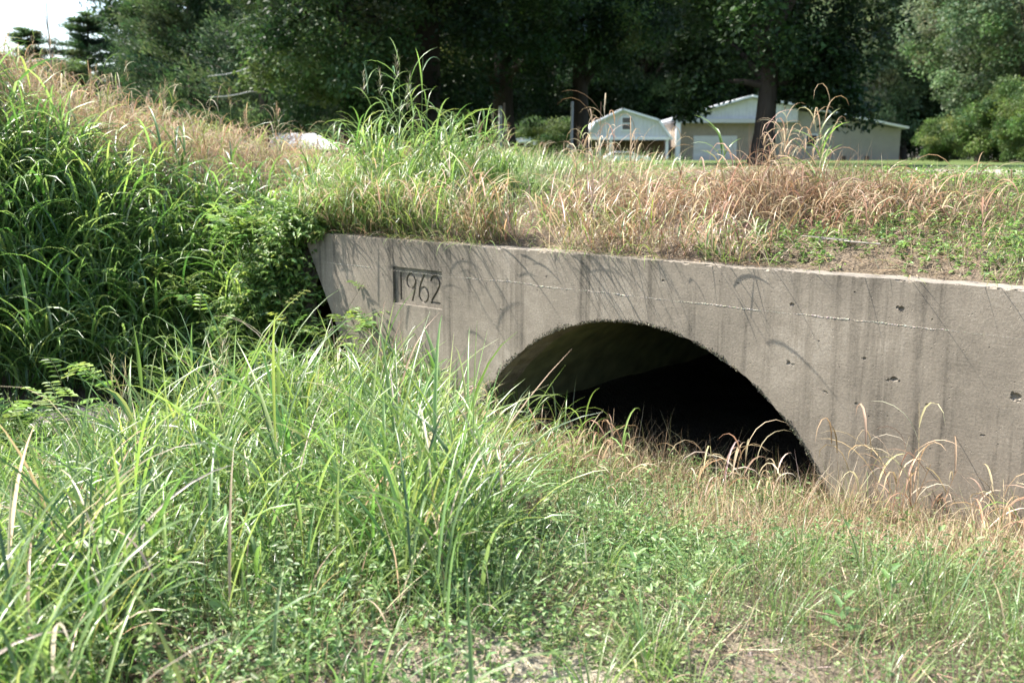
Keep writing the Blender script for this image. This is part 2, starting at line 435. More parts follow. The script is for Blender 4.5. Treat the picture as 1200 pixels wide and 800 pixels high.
for k in range(70):
    s = random.uniform(.05, 7.5); q = random.uniform(.004, .018)
    chip(chips, s, random.uniform(-.004, .002), 1.302, q * random.uniform(1, 3.0), q, q * .8)
for k in range(60):
    chip(chips, random.uniform(.4, 7), 0, random.uniform(.1, 1.25), *([random.uniform(.003, .006)] * 3))
def cutwith(obj, bm, self_=False):
    bmesh.ops.recalc_face_normals(bm, faces=bm.faces[:])
    me = bpy.data.meshes.new('cutter'); bm.to_mesh(me); bm.free()
    c = bpy.data.objects.new('cutter', me); COL.objects.link(c)
    md = obj.modifiers.new('b', 'BOOLEAN'); md.operation = 'DIFFERENCE'; md.solver = 'EXACT'; md.use_self = self_; md.object = c
    dg = bpy.context.evaluated_depsgraph_get(); dg.update()
    nm = bpy.data.meshes.new_from_object(obj.evaluated_get(dg))
    obj.modifiers.clear(); obj.data = nm
    bpy.data.objects.remove(c)
cutwith(wall, cut); cutwith(wall, digits, True); cutwith(wall, chips, True)
wall.data.materials.clear(); wall.data.materials.append(M_conc)
wall.name = 'headwall'; wall.parent = culvert

a = Acc()                                                            # the barrel behind the wall, seen inside the arch
ns, na = 60, 96
ys = np.linspace(.321, 13, ns); an = np.linspace(R(-25), R(205), na)
YY, AN = np.meshgrid(ys, an, indexing='ij')
rr = ARCH_R + .012 + .006 * np.round(4 * np.sin(AN * 30)) / 4
V = np.stack([ARCH_S + rr * np.cos(AN), YY, ARCH_Z + rr * np.sin(AN)], -1)
i = (np.arange(ns - 1) * na)[:, None] + np.arange(na - 1)[None]
a.add(V, np.stack([i, i + 1, i + na + 1, i + na], -1), np.full((ns * na, 3), .1))
a.build('barrel', M_algae, culvert)
bm = bmesh.new(); prism(bm, [(ARCH_S + 1.9 * math.cos(q), ARCH_Z + 1.9 * math.sin(q)) for q in np.linspace(0, 2 * math.pi, 33)[:-1]], 13.0, 13.2)
bm_obj('light_stop', bm, M_algae, culvert)  # unseen cap added at the far end to keep daylight out of the barrel

a = Acc()                                                            # crumbly pour seam, a few millimetres proud
ss = np.arange(.17, WL - .05, .006); N = len(ss)
on = sm(.42, .62, vnoise(ss, ss * 0, 1.3, 21)) * sm(.2, .55, vnoise(ss, ss * 0, 7.5, 28)) * (.35 + .65 * vnoise(ss, ss * 0, 30, 26)) * (rng.random(N) ** .6)
zc_ = 1.045 + .018 * (vnoise(ss, ss * 0, 3, 22) - .5) + .006 * (vnoise(ss, ss * 0, 19, 27) - .5) + rng.normal(0, .0012, N)
hw = .0008 + .0042 * on; pr_ = .0003 + .0032 * on
V = np.stack([np.stack([ss, np.full(N, .001), zc_ + hw * 1.2], -1), np.stack([ss, -pr_, zc_ + hw * .4], -1), np.stack([ss, -pr_, zc_ - hw * .4], -1), np.stack([ss, np.full(N, .001), zc_ - hw * 1.2], -1)], 1)
i_ = (np.arange(N - 1) * 4)[:, None] + np.arange(3)[None]
a.add(V, np.stack([i_, i_ + 1, i_ + 5, i_ + 4], -1), np.repeat(jit(np.tile([.38, .345, .285], (N, 1)), .25)[:, None], 4, 1))
o = a.build('pour_seam', M_lichen, culvert); o['label'] = 'thin crumbly pale seam running along the wall'

a = Acc()                                                            # lichen crust round the arch edge
N = 5000
th = U(R(28), R(155), N); dr = np.abs(rng.normal(0, .008, N)) * (1 + 1.6 * vnoise(th, th * 0, 9, 23)) * (.6 + 1.2 * sm(R(95), R(150), th)) - .002
keep = vnoise(th, th * 0, 14, 24) + vnoise(th, th * 0, 40, 25) * .5 > .45 + .5 * np.abs(dr) / .04
th, dr = th[keep], dr[keep]; N = len(th)
P = np.stack([ARCH_S + (ARCH_R + dr) * np.cos(th), U(-.012, .01, N), ARCH_Z + (ARCH_R + dr) * np.sin(th)], -1)
leaves(a, P, rdir(N), rdir(N), U(.004, .014, N), U(.004, .010, N), jit(mixc((.05, .048, .035), (.26, .24, .17), rng.random(N) ** 1.3), .3))
o = a.build('lichen_crust', M_lichen, culvert); o['kind'] = 'stuff'; o['label'] = 'dark crumbly lichen along the arch edge'

# ------------------------------------------------------------------ colours of growth
G_dark, G_mid, G_lite, G_yel = (.045, .095, .024), (.105, .185, .045), (.19, .28, .08), (.25, .33, .085)
D_tan, D_straw, D_red, D_brown = (.36, .27, .165), (.52, .44, .30), (.25, .16, .095), (.15, .11, .07)

def pick(N, pal, w):
    idx = rng.choice(len(pal), N, p=np.array(w) / sum(w)); return jit(np.array(pal)[idx])

def culms(acc, P, H, az, lean, nl, LL, LW, pal, w, base=None, droop=(1.0, 2.3), lw_stem=.005, head=0, headc=None, segs=6, top=.97, low=.12):
    """upright grass stems with arching leaves"""
    N = len(P); H = np.broadcast_to(H, (N,)); az = np.broadcast_to(az, (N,)); lean = np.broadcast_to(lean, (N,))
    cst = pick(N, pal, w) * .9
    C = blades(acc, P, az, H, lw_stem, lean, U(.0, .35, N), cst if base is None else jit(np.broadcast_to(base, (N, 3))), cst, 6, 0, stem=True)
    for k in range(nl):
        f = low + (top - low) * (k + rng.random(N)) / nl
        j = np.clip((f * 6).astype(int), 0, 5); fr = f * 6 - j
        q = C[np.arange(N), j] * (1 - fr[:, None]) + C[np.arange(N), j + 1] * fr[:, None]
        m = rng.random(N) < .92
        n_ = m.sum(); c = pick(n_, pal, w)
        blades(acc, q[m], U(0, 6.283, n_), U(*LL, n_) * (.6 + .5 * H[m] / H.mean()), U(*LW, n_), U(.15, .75, n_), U(*droop, n_), c * .9, c * 1.1, segs, .3, U(-.9, .9, n_), 1.4)
    if head:
        tip = C[:, -1]; m = rng.random(N) < head; tip = tip[m]; n_ = len(tip)
        for k in range(26):
            off = rng.normal(0, 1, (n_, 3)) * np.array([.035, .035, .0]) * (1 - k / 34) ; off[:, 2] = -.20 + .22 * k / 26
            cc = jit(np.broadcast_to(headc if headc is not None else (.23, .15, .09), (n_, 3)))
            blades(acc, tip + off * np.array([.1, .1, 1]), np.arctan2(off[:, 1], off[:, 0]), U(.04, .09, n_), .0035, U(.3, .8, n_), U(.2, .9, n_), cc, cc * 1.2, 2, 0)

def scatter(n, x0, x1, y0, y1, prob):
    x = U(x0, x1, n); y = U(y0, y1, n); m = rng.random(n) < prob(x, y); return x[m], y[m]
def gpos(x, y): return np.stack([x, y, low_z(x, y) - .01], -1)
def bpos(t, q):
    x, y, z = bank(t, q); return np.stack([x, y, z - .01], -1)

def infront(x, y):
    s, u = su(x, y)
    yg = 8.15 + .16 * (x + 2.2)
    return ((u > .06) | (s < .25)) & ((s > .3) | (y < yg))
def tallness(x, y):
    edge = -.05 + .3 * (vnoise(x, y, 1.3, 31) - .5) - .55 * sm(4.8, 6.2, y)
    t = sm(edge + .15, edge - .25, x)
    near = sm(-1.55, -.95, x) * sm(3.75, 3.2, y)
    return t * (1 - .85 * near)
def H_fg(x, y):
    return (1 - .35 * sm(-1.0, -.4, x) * sm(4.2, 5.2, y)) * (.50 + .10 * np.exp(-(((x + 1.1) / .8) ** 2 + ((y - 5.4) / 1.1) ** 2)) - .16 * sm(5.8, 7.4, y) - .36 * sm(-1.5, -2.6, x) - .14 * sm(4.2, 3.0, y)) * (.8 + .4 * vnoise(x, y, 2.2, 32))

# ---- foreground tall grass (left)
a = Acc()
x, y = scatter(7500, -5.6, .6, 2.0, 8.6, lambda x, y: infront(x, y) * tallness(x, y) * (.12 + .88 * sm(.35, .62, vnoise(x, y, 1.9, 33))))
n = len(x); H = H_fg(x, y) * U(.5, 1.15, n)
culms(a, gpos(x, y), H, U(0, 6.283, n), U(.02, .35, n), 4, (.14, .38), (.005, .018), [G_dark, G_mid, G_lite, G_yel, D_straw, D_tan], [1.4, 4, 5, 2, .6, .4], segs=6, droop=(.2, 1.9))
x, y = scatter(15000, -5.6, .7, 2.0, 8.6, lambda x, y: infront(x, y) * tallness(x, y))
n = len(x); H = H_fg(x, y)
c = pick(n, [G_dark, G_mid, G_lite, G_yel, D_straw, D_tan], [2, 5, 5, 2, .8, .6])
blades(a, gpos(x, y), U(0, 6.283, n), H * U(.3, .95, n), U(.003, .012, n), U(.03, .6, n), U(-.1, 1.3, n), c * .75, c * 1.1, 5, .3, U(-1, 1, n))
# wide silvery blades bowing over where the sun catches them
x, y = scatter(3000, -4.8, .0, 2.6, 7.8, lambda x, y: infront(x, y) * tallness(x, y) * (.25 + .75 * sm(.4, .6, vnoise(x, y, 1.2, 35))))
n = len(x); c = pick(n, [G_mid, G_lite, (.22, .31, .13)], [2, 3, 2])
blades(a, gpos(x, y), U(0, 6.283, n), U(.38, .72, n) * H_fg(x, y) / .5, U(.012, .028, n), U(.1, .55, n), U(.7, 2.1, n), c * .8, c * 1.1, 7, .3, U(-.6, .6, n), 2.0)
n = 170; s__ = U(2.1, 3.5, n); x, y = xy(s__, U(-.1, .9, n)); P = gpos(x, y)
culms(a, P, U(.15, .48, n), U(0, 6.283, n), U(.05, .6, n), 4, (.12, .32), (.005, .014), [G_mid, G_lite, G_yel, D_tan], [3, 5, 2, 1], droop=(.6, 2.2))
o = a.build('tall_grass', M_grass); tag(o, 'bright green tall grass filling the ditch before the culvert', 'grass', kind='stuff')
# leafy stems standing knee high between the blades
a = Acc()
x, y = scatter(13000, -5.2, .6, 2.0, 8.4, lambda x, y: infront(x, y) * tallness(x, y))
n = len(x); cst = pick(n, [(.12, .14, .06), (.18, .12, .08), G_mid], [2, 1, 2])
C = blades(a, gpos(x, y), U(0, 6.283, n), U(.12, .42, n) * H_fg(x, y) / .5, .0035, U(.02, .55, n), U(-.3, .5, n), cst, cst, 4, 0, stem=True)
for k in range(11):
    f = (.12 + .88 * rng.random(n)) * 3.99; j = f.astype(int); fr = (f - j)[:, None]; q = C[np.arange(n), j] * (1 - fr) + C[np.arange(n), j + 1] * fr
    L = U(.014, .046, n)
    leaves(a, q, rdir(n) * np.array([1, 1, .5]), rng.normal(0, .4, (n, 3)) + np.array([-.1, 0, 1]), L, L * U(.3, .6, n), pick(n, [G_dark, (.12, .195, .065), (.20, .285, .115), (.27, .33, .15)], [1, 3, 4, 2]), True, .18)
o = a.build('leafy_undergrowth', M_weed); tag(o, 'leafy green stems crowded between the tall grass blades', 'weeds', kind='stuff')

# ---- leafy undergrowth among the tall grass and ground cover on the right
def dry_prob(x, y):
    s, u = su(x, y)
    f = sm(2.2, 3.0, s) * sm(1.55 + .6 * (vnoise(x, y, 1.7, 51) - .5), .7, u) * sm(.12, .45, vnoise(x, y, 1.5, 52) + .2 * sm(4.2, 5.5, s))
    inside = (s > 2.35) & (s < 5.0) & (u > -.45) & (u <= .06)
    return np.where(inside, .45, infront(x, y) * f)
def cover_prob(x, y):
    s, u = su(x, y)
    bare = np.exp(-(((x - .08) / .42) ** 2 + ((y - 2.9) / .26) ** 2))
    gap = sm(.18, .42, vnoise(x, y, 2.6, 41)) * .55 + .45
    dz = dry_prob(x, y)
    mouth = (s > 2.4) & (s < 4.95) & (u > -.35) & (u < .5)
    return np.maximum(infront(x, y) * gap * (1 - .9 * bare) * (1 - .82 * dz), .5 * mouth)
a = Acc()
x, y = scatter(60000, -5, 4.2, 2.0, 8.4, lambda x, y: cover_prob(x, y) * (.9 - .45 * tallness(x, y)))
n = len(x); hh = U(.04, .17, n) * (.35 + 1.2 * vnoise(x, y, 1.6, 42)) * (1 + .6 * tallness(x, y)); az = U(0, 6.283, n); ln = U(.1, 1.1, n)
cst = pick(n, [(.10, .12, .05), (.16, .11, .07), G_mid], [2, 1, 2])
C = blades(a, gpos(x, y), az, hh * 1.5, .0028, ln, U(-.4, .5, n), cst, cst, 3, 0, stem=True)
sizef = .42 + 1.15 * sm(.2, .8, vnoise(x, y, 1.1, 43)); dryt = sm(.55, .8, vnoise(x, y, 1.8, 45))[:, None]
for k in range(9):
    f = rng.random(n) * 2.99; j = f.astype(int); fr = (f - j)[:, None]
    q = C[np.arange(n), j] * (1 - fr) + C[np.arange(n), j + 1] * fr
    d = rdir(n) * np.array([1, 1, .35]) + np.array([0, 0, .1]); L = U(.010, .027, n) * sizef
    c = pick(n, [G_dark, (.115, .20, .062), (.19, .29, .105), (.26, .34, .14)], [1.4, 4, 5, 2]); c = c * (1 - .2 * dryt) + np.array([.34, .33, .16]) * .2 * dryt
    leaves(a, q, d, rng.normal(0, .5, (n, 3)) + np.array([0, 0, 1]), L, L * U(.25, .55, n), c, True, .18)
o = a.build('ground_cover', M_weed); tag(o, 'low leafy green weeds creeping over the ditch floor', 'weeds', kind='stuff')

# ---- short grass threaded through the weeds
a = Acc()
x, y = scatter(52000, -5, 4.4, 2.0, 8.4, lambda x, y: cover_prob(x, y) * (.2 + .8 * sm(.3, .6, vnoise(x, y, 1.4, 44))))
n = len(x)
c = pick(n, [G_dark, G_mid, G_lite, (.24, .30, .13), D_tan], [1, 4, 5, 4, 1])
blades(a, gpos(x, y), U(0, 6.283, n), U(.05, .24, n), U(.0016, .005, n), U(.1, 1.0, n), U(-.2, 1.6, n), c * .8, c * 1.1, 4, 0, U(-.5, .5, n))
o = a.build('short_grass', M_grass); tag(o, 'short green grass threaded through the weeds in the ditch', 'grass', kind='stuff')

# ---- dry matted grass along the wall foot, leaf litter
a = Acc()
x, y = scatter(110000, -1.5, 4.6, 3.2, 8.4, dry_prob)
n = len(x); c = pick(n, [D_tan, D_straw, D_red, D_brown, (.17, .2, .07)], [4, 3, 1.3, 1, 1.5])
blades(a, gpos(x, y), U(0, 6.283, n), U(.14, .42, n) * (.6 + .8 * vnoise(x, y, 2.4, 53)), U(.0018, .0045, n), U(.1, 1.2, n), U(-.6, 2.0, n), c * .8, c * 1.1, 4, 0, U(-1, 1, n))
x, y = scatter(22000, -5, 4.6, 2.0, 8.4, lambda x, y: infront(x, y) * .8)
n = len(x); c = pick(n, [D_tan, D_straw, D_brown, D_red], [3, 3, 2, 1])
P = gpos(x, y); P[:, 2] += U(.008, .04, n)
blades(a, P, U(0, 6.283, n), U(.04, .22, n), U(.002, .006, n), U(1.2, 1.62, n), U(-.25, .3, n), c, c, 3, 0, U(-1, 1, n))
o = a.build('dry_grass', M_dry); tag(o, 'matted tan dead grass along the foot of the wall', 'dry grass', kind='stuff')

a = Acc(); b = Acc()
def tuftpts(k, per, sp, x0, x1, y0, y1):
    cx = U(x0, x1, k); cy = U(y0, y1, k); m = cover_prob(cx, cy) > .3; cx, cy = cx[m], cy[m]; k = len(cx)
    x = np.repeat(cx, per) + rng.normal(0, sp, k * per); y = np.repeat(cy, per) + rng.normal(0, sp, k * per); h = np.repeat(U(.6, 1.5, k), per)
    return x, y, h, np.arctan2(y - np.repeat(cy, per), x - np.repeat(cx, per))
x, y, h, az = tuftpts(90, 26, .035, -1.2, 3.4, 2.4, 5.4); n = len(x)
c = pick(n, [G_mid, G_lite, (.22, .30, .12), D_straw], [3, 4, 3, .8])
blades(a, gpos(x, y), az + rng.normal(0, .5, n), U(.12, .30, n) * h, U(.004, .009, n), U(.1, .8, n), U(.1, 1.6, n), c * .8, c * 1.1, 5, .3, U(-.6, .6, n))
o = a.build('grass_tufts', M_grass); tag(o, 'small tufts of green grass dotted through the ditch weeds', 'grass', kind='stuff')
x, y, h, az = tuftpts(34, 60, .07, -.6, 3.4, 2.5, 5.6); n = len(x)
c = pick(n, [D_tan, D_straw, D_brown, D_red], [3, 2, 2, 1.5])
blades(b, gpos(x, y), U(0, 6.283, n), U(.08, .3, n) * h, U(.0018, .004, n), U(.3, 1.4, n), U(-.8, 1.8, n), c * .8, c * 1.1, 4, 0, U(-1.5, 1.5, n))
o = b.build('dead_tangles', M_dry); tag(o, 'tangles of dead brown grass lying among the ditch weeds', 'dry grass', kind='stuff')

# ---- left bank: long drooping green grass below, reddish dry tops above
a = Acc(); b = Acc()
def bank_pts(n, t0, t1, q0, q1, prob):
    t = U(t0, t1, n); q = U(q0, q1, n); m = rng.random(n) < prob(t, q); return t[m], q[m]
t, q = bank_pts(5200, -7.5, -.35, .02, 1.9, lambda t, q: sm(-.2, -1.4, t) * .9 * sm(1.9, 1.0, q))
n = len(t); toward = math.atan2(-1, .25)
H = U(.55, 1.1, n) * (.55 + .45 * sm(-.8, -3, t))
culms(a, bpos(t, q), H, toward + rng.normal(0, .8, n), U(.1, .75, n), 6, (.36, .75), (.014, .029), [G_dark, (.07, .15, .032), G_mid, G_lite, G_yel], [1, 3, 5, 5, 1.6], droop=(1.0, 2.5), segs=6)
o = a.build('bank_grass', M_grass); tag(o, 'deep green drooping grass covering the left creek bank', 'grass', kind='stuff')
t, q = bank_pts(9500, -9, .3, .7, 5.0, lambda t, q: sm(.3, -1.2, t) * sm(.7, 1.5, q))
n = len(t); H = U(.45, 1.05, n) * (.5 + .6 * sm(-.6, -4, t)) * (.45 + 1.1 * vnoise(t, q, 1.6, 70))
culms(b, bpos(t, q), H, U(0, 6.283, n), U(.02, .45, n), 5, (.20, .42), (.006, .013), [D_tan, D_red, D_straw, G_yel, G_lite, (.30, .22, .135)], [3, 2.6, 2, 1.6, 1.5, 3], droop=(1.2, 2.9), head=.35, headc=(.30, .22, .135), segs=5)
o = b.build('seeding_grass', M_dry); tag(o, 'reddish brown seeding grass along the crest of the left bank', 'grass', kind='stuff')

b = Acc()
t, q = bank_pts(420, -9, -1.2, .9, 3.6, lambda t, q: .8 + 0 * t)
n = len(t)
culms(b, bpos(t, q), U(.9, 1.5, n) * (.62 + .38 * sm(-1.2, -4, t)), U(0, 6.283, n), U(.02, .3, n), 4, (.18, .36), (.005, .011), [D_tan, D_straw, G_yel, G_lite, (.30, .22, .135)], [3, 2, 2, 1, 3], droop=(1.2, 2.9), head=.7, headc=(.30, .22, .135), segs=5, low=.35)
o = b.build('seeding_stems', M_dry); tag(o, 'tall thin seeding stems sticking out above the left bank grass', 'grass', kind='stuff')

# ---- wall top and embankment slope
a = Acc(); b = Acc()
def dryband(t, q):
    x, y, z = bank(t, q)
    v = vnoise(x, y, .8, 61)
    return sm(1.7, 2.6, t) * sm(.25, .7, q) * sm(3.2, 1.6, q) * (.25 + .75 * sm(.38, .58, v + .20 * sm(6.4, 4.2, t) - .30 * sm(4.9, 6.2, t)))
t, q = bank_pts(44000, 1.6, 9.5, .1, 4.5, dryband)
n = len(t); hh = (.12 + .26 * sm(6.2, 3.8, t)) * (.25 + 1.3 * sm(.2, .85, vnoise(t, q, 2.1, 62))) * (1 - .72 * sm(.8, 2.4, q))
c = pick(n, [D_tan, D_straw, D_red, (.30, .22, .135), D_brown], [2.2, .7, 3.8, 2.6, 2.6]) * .82
blades(b, bpos(t, q), U(0, 6.283, n), hh * U(.5, 1.4, n), U(.0025, .0065, n), U(.05, 1.2, n), U(-.9, 2.6, n), c * .75, c * 1.1, 5, 0, U(-1.6, 1.6, n))
t, q = bank_pts(1500, 2.4, 7.5, .3, 2.0, lambda t, q: dryband(t, q) * sm(6.4, 4, t) * sm(2.0, .9, q))
n = len(t)
culms(b, bpos(t, q), U(.12, .42, n) * (1 - .4 * sm(.6, 1.6, q)) * (.45 + .9 * vnoise(t, q, 1.7, 68)), U(0, 6.283, n), U(.05, .6, n), 4, (.15, .34), (.006, .014), [D_tan, D_red, D_straw, (.30, .22, .135)], [2.5, 4, 1, 3], droop=(1.5, 3.6), segs=6)
t, q = bank_pts(14000, 4.2, 10, .06, 3.2, lambda t, q: sm(.3, .6, vnoise(t, q, 1.9, 67)))
n = len(t); c = pick(n, [D_tan, D_straw, (.30, .22, .135), D_brown], [3, 2, 2, 1])
blades(b, bpos(t, q), U(0, 6.283, n), U(.05, .2, n), U(.002, .005, n), U(.2, 1.4, n), U(-.6, 2.2, n), c * .8, c * 1.1, 4, 0, U(-1.5, 1.5, n))
# thatch lying on the earth
t, q = bank_pts(40000, -.6, 9.5, .03, 4.5, lambda t, q: .8 + 0 * t)
n = len(t); c = pick(n, [D_tan, D_straw, D_brown, (.2, .15, .11)], [3, 1.5, 3, 3]); P = bpos(t, q); P[:, 2] += U(.012, .04, n)
blades(b, P, U(0, 6.283, n), U(.03, .2, n), U(.002, .006, n), U(1.15, 1.6, n), U(-.2, .35, n), c, c, 3, 0, U(-1, 1, n))
o = b.build('dead_grass', M_dry); tag(o, 'brown dead grass standing on the bank above the wall', 'dry grass', kind='stuff')

t, q = bank_pts(52000, -1.0, 10, .03, 5.2, lambda t, q: np.clip((1 - dryband(t, q) * .93), 0, 1) * (1 - .72 * sm(2.0, 2.8, t) * sm(5.6, 4.8, t)) * sm(.30, .55, vnoise(*bank(t, q)[:2], 1.1, 63) + .1 * sm(2.5, 1.0, t) + .08 * sm(5.5, 7, t)))
n = len(t); c = pick(n, [G_dark, G_mid, G_lite, G_yel, (.2, .24, .1), D_straw], [1.2, 3, 4, 1, 1.5, 1])
hh = (.08 + .22 * sm(3.2, 1.6, t) * sm(.25, .8, q)) * (1 - .72 * sm(.6, 1.8, q) * sm(.6, 1.3, t))
blades(a, bpos(t, q), U(0, 6.283, n), hh * U(.5, 1.5, n), U(.003, .007, n), U(.1, .9, n), U(.2, 1.7, n), c * .8, c * 1.1, 4, 0, U(-.6, .6, n))
t, q = bank_pts(36000, 3, 24, 3.2, 16, lambda t, q: sm(.2, .6, vnoise(*bank(t, q)[:2], .7, 64)) * sm(3.2, 4.6, q) * (1 - .92 * np.exp(-((bank(t, q)[1] - 11.6 - .1 * bank(t, q)[0]) / .55) ** 4) * sm(.8, 2.0, bank(t, q)[0])))
n = len(t); c = pick(n, [G_mid, G_lite, (.16, .22, .08), (.22, .24, .11)], [3, 4, 3, 1])
blades(a, bpos(t, q), U(0, 6.283, n), U(.03, .085, n), U(.004, .010, n), U(.1, .9, n), U(.2, 1.2, n), c * .8, c, 3, 0)
t, q = bank_pts(30000, -8, 8, 3.6, 22, lambda t, q: sm(.25, .6, vnoise(*bank(t, q)[:2], .7, 64)) * sm(3.6, 5.5, q))
n = len(t); c = pick(n, [G_mid, G_lite, (.16, .22, .08), (.22, .24, .11)], [3, 4, 3, 1])
blades(a, bpos(t, q), U(0, 6.283, n), U(.03, .10, n) * (1 + .8 * sm(0, -2, t)), U(.005, .012, n), U(.1, .9, n), U(.2, 1.2, n), c * .8, c, 3, 0)
o = a.build('lawn_grass', M_grass); tag(o, 'rough green lawn grass on top of the embankment', 'grass', kind='stuff')

# small leafy weeds on the embankment by the wall edge
a = Acc()
t, q = bank_pts(9500, 1.2, 9, .05, 3.0, lambda t, q: sm(.40, .58, vnoise(t, q * 1.4, 1.15, 71) + .22 * sm(4.2, 5.2, t) - .05 * sm(.6, 2, q)))
n = len(t); cst = pick(n, [G_mid, (.12, .12, .06)], [2, 1])
C = blades(a, bpos(t, q), U(0, 6.283, n), U(.05, .16, n), .003, U(.2, 1.1, n), U(-.3, .5, n), cst, cst, 3, 0, stem=True)
for k in range(9):
    f = rng.random(n) * 2.99; j = f.astype(int); fr = (f - j)[:, None]; p_ = C[np.arange(n), j] * (1 - fr) + C[np.arange(n), j + 1] * fr
    L = U(.014, .036, n)
    leaves(a, p_, rdir(n) * np.array([1, 1, .4]), rng.normal(0, .35, (n, 3)) + np.array([0, 0, 1]), L, L * U(.4, .65, n), pick(n, [G_dark, G_mid, G_lite, (.16, .26, .06)], [1, 3, 4, 2]), True, .18)
t, q = bank_pts(5200, -1.6, .12, .0, 1.0, lambda t, q: .95 + 0 * t)
n = len(t); cst = pick(n, [G_mid, (.12, .12, .06)], [2, 1])
C = blades(a, bpos(t, q), math.atan2(-1, -.2) + rng.normal(0, 1.0, n), U(.12, .42, n), .004, U(.2, 1.0, n), U(-.2, .8, n), cst, cst, 4, 0, stem=True)
for k in range(10):
    f = rng.random(n) * 3.99; j = f.astype(int); fr = (f - j)[:, None]; p_ = C[np.arange(n), j] * (1 - fr) + C[np.arange(n), j + 1] * fr
    L = U(.025, .065, n)
    leaves(a, p_, rdir(n) * np.array([1, 1, .4]) + np.array([0, 0, -.2]), rng.normal(0, .35, (n, 3)) + np.array([0, -.3, 1]), L, L * U(.3, .5, n), pick(n, [G_dark, G_mid, G_lite, (.19, .28, .07)], [1, 3, 4, 2]), True, .18)
n = 2600; t = U(-1.35, .16, n); fx_, fy_ = front(t); k_ = sm(-1.15, -.05, t); zz = -.5 + (1.785 * k_ + .1) * rng.random(n) ** .8
P = np.stack([fx_ + U(-.03, .03, n), fy_ - .02 - .12 * rng.random(n), zz], -1); P[t > .02, 2] = U(1.2, 1.3, int((t > .02).sum()))
P[t > 0, 1] += .05
C = blades(a, P, -math.pi / 2 + rng.normal(0, .8, n), U(.12, .35, n), .004, U(.3, 1.3, n), U(.2, 1.2, n), np.array([.09, .1, .05]), np.array([.09, .12, .05]), 4, 0, stem=True)
for k in range(9):
    f = rng.random(n) * 3.99; j = f.astype(int); fr = (f - j)[:, None]; p_ = C[np.arange(n), j] * (1 - fr) + C[np.arange(n), j + 1] * fr
    L = U(.03, .08, n)
    leaves(a, p_, rdir(n) * np.array([1, 1, .4]) + np.array([0, -.2, -.35]), rng.normal(0, .35, (n, 3)) + np.array([0, -.4, 1]), L, L * U(.3, .5, n), pick(n, [G_dark, G_mid, G_lite, G_yel], [1, 3, 4, 2]), True, .18)
o = a.build('bank_weeds', M_weed); tag(o, 'small leafy green weeds on the bank just behind the wall edge', 'weeds', kind='stuff')

# ------------------------------------------------------------------ single plants
def zlow(x, y): return float(low_z(np.array([x]), np.array([y]))[0])
def btop(t, q):
    x, y, z = bank(np.array([t]), np.array([q])); return (float(x[0]), float(y[0]), float(z[0]) - .01)

# the tall green tuft above the date panel
a = Acc()
n = 110; P = np.stack([rng.normal(0, .24, n), rng.normal(0, .17, n), np.zeros(n)], -1)
culms(a, P, U(.45, .9, n), np.arctan2(P[:, 1], P[:, 0]) + rng.normal(0, .5, n), U(.05, .5, n), 6, (.25, .5), (.010, .020), [G_mid, G_lite, G_yel], [4, 5, 2], droop=(1.0, 2.4))
n = 9; P = np.stack([rng.normal(0, .13, n), rng.normal(0, .08, n), np.zeros(n)], -1)
culms(a, P, U(1.0, 1.45, n), U(0, 6.283, n), U(.02, .2, n), 7, (.2, .38), (.008, .015), [G_mid, G_lite, (.13, .2, .09)], [4, 4, 3], droop=(.8, 2.5), lw_stem=.007, low=.3, head=.5, headc=(.2, .2, .12))
n = 1500; P = np.stack([rng.normal(0, .32, n), rng.normal(0, .20, n), np.zeros(n)], -1); c = pick(n, [G_mid, G_lite, G_yel, D_straw], [4, 5, 2, .7])
blades(a, P, np.arctan2(P[:, 1], P[:, 0]) + rng.normal(0, .7, n), U(.2, .6, n), U(.005, .012, n), U(.05, .6, n), U(.4, 2.0, n), c * .8, c * 1.1, 5, .3, U(-.6, .6, n))
o = a.build('grass_clump', M_grass, loc=btop(.72, .55)); tag(o, 'largest bushy green grass clump on the wall top above the engraved date', 'grass clump', 'green grass clumps above the wall')
big = o
dup(big, btop(-.3, 1.0), 1.9, .62, 'small green grass clump near the left end of the wall, left of the largest', 'green grass clumps above the wall')
dup(big, btop(1.15, 1.1), 3.6, .55, 'small green grass clump right of the largest clump, beside the brown dead grass', 'green grass clumps above the wall')

# fringe hanging over the wall edge
a = Acc()
for (s0, s1, n) in ((1.15, 2.2, 150), (2.8, 3.9, 90), (.3, 1.1, 40), (4.0, 6.2, 26)):
    s = U(s0, s1, n); P = np.stack([s, U(.0, .12, n), np.full(n, 1.30)], -1); c = pick(n, [G_lite, G_yel, D_straw, D_tan], [3, 2, 2, 3])
    blades(a, P, -math.pi / 2 + rng.normal(0, .7, n), U(.08, .34, n), U(.002, .006, n), U(.5, 1.3, n), U(.5, 2.2, n), c, c, 5, 0, U(-.8, .8, n))
o = a.build('hanging_grass', M_dry, loc=(A[0], A[1], 0)); o.rotation_euler = culvert.rotation_euler
tag(o, 'thin fringe of straw and green blades hanging over the wall edge', 'grass', kind='stuff')

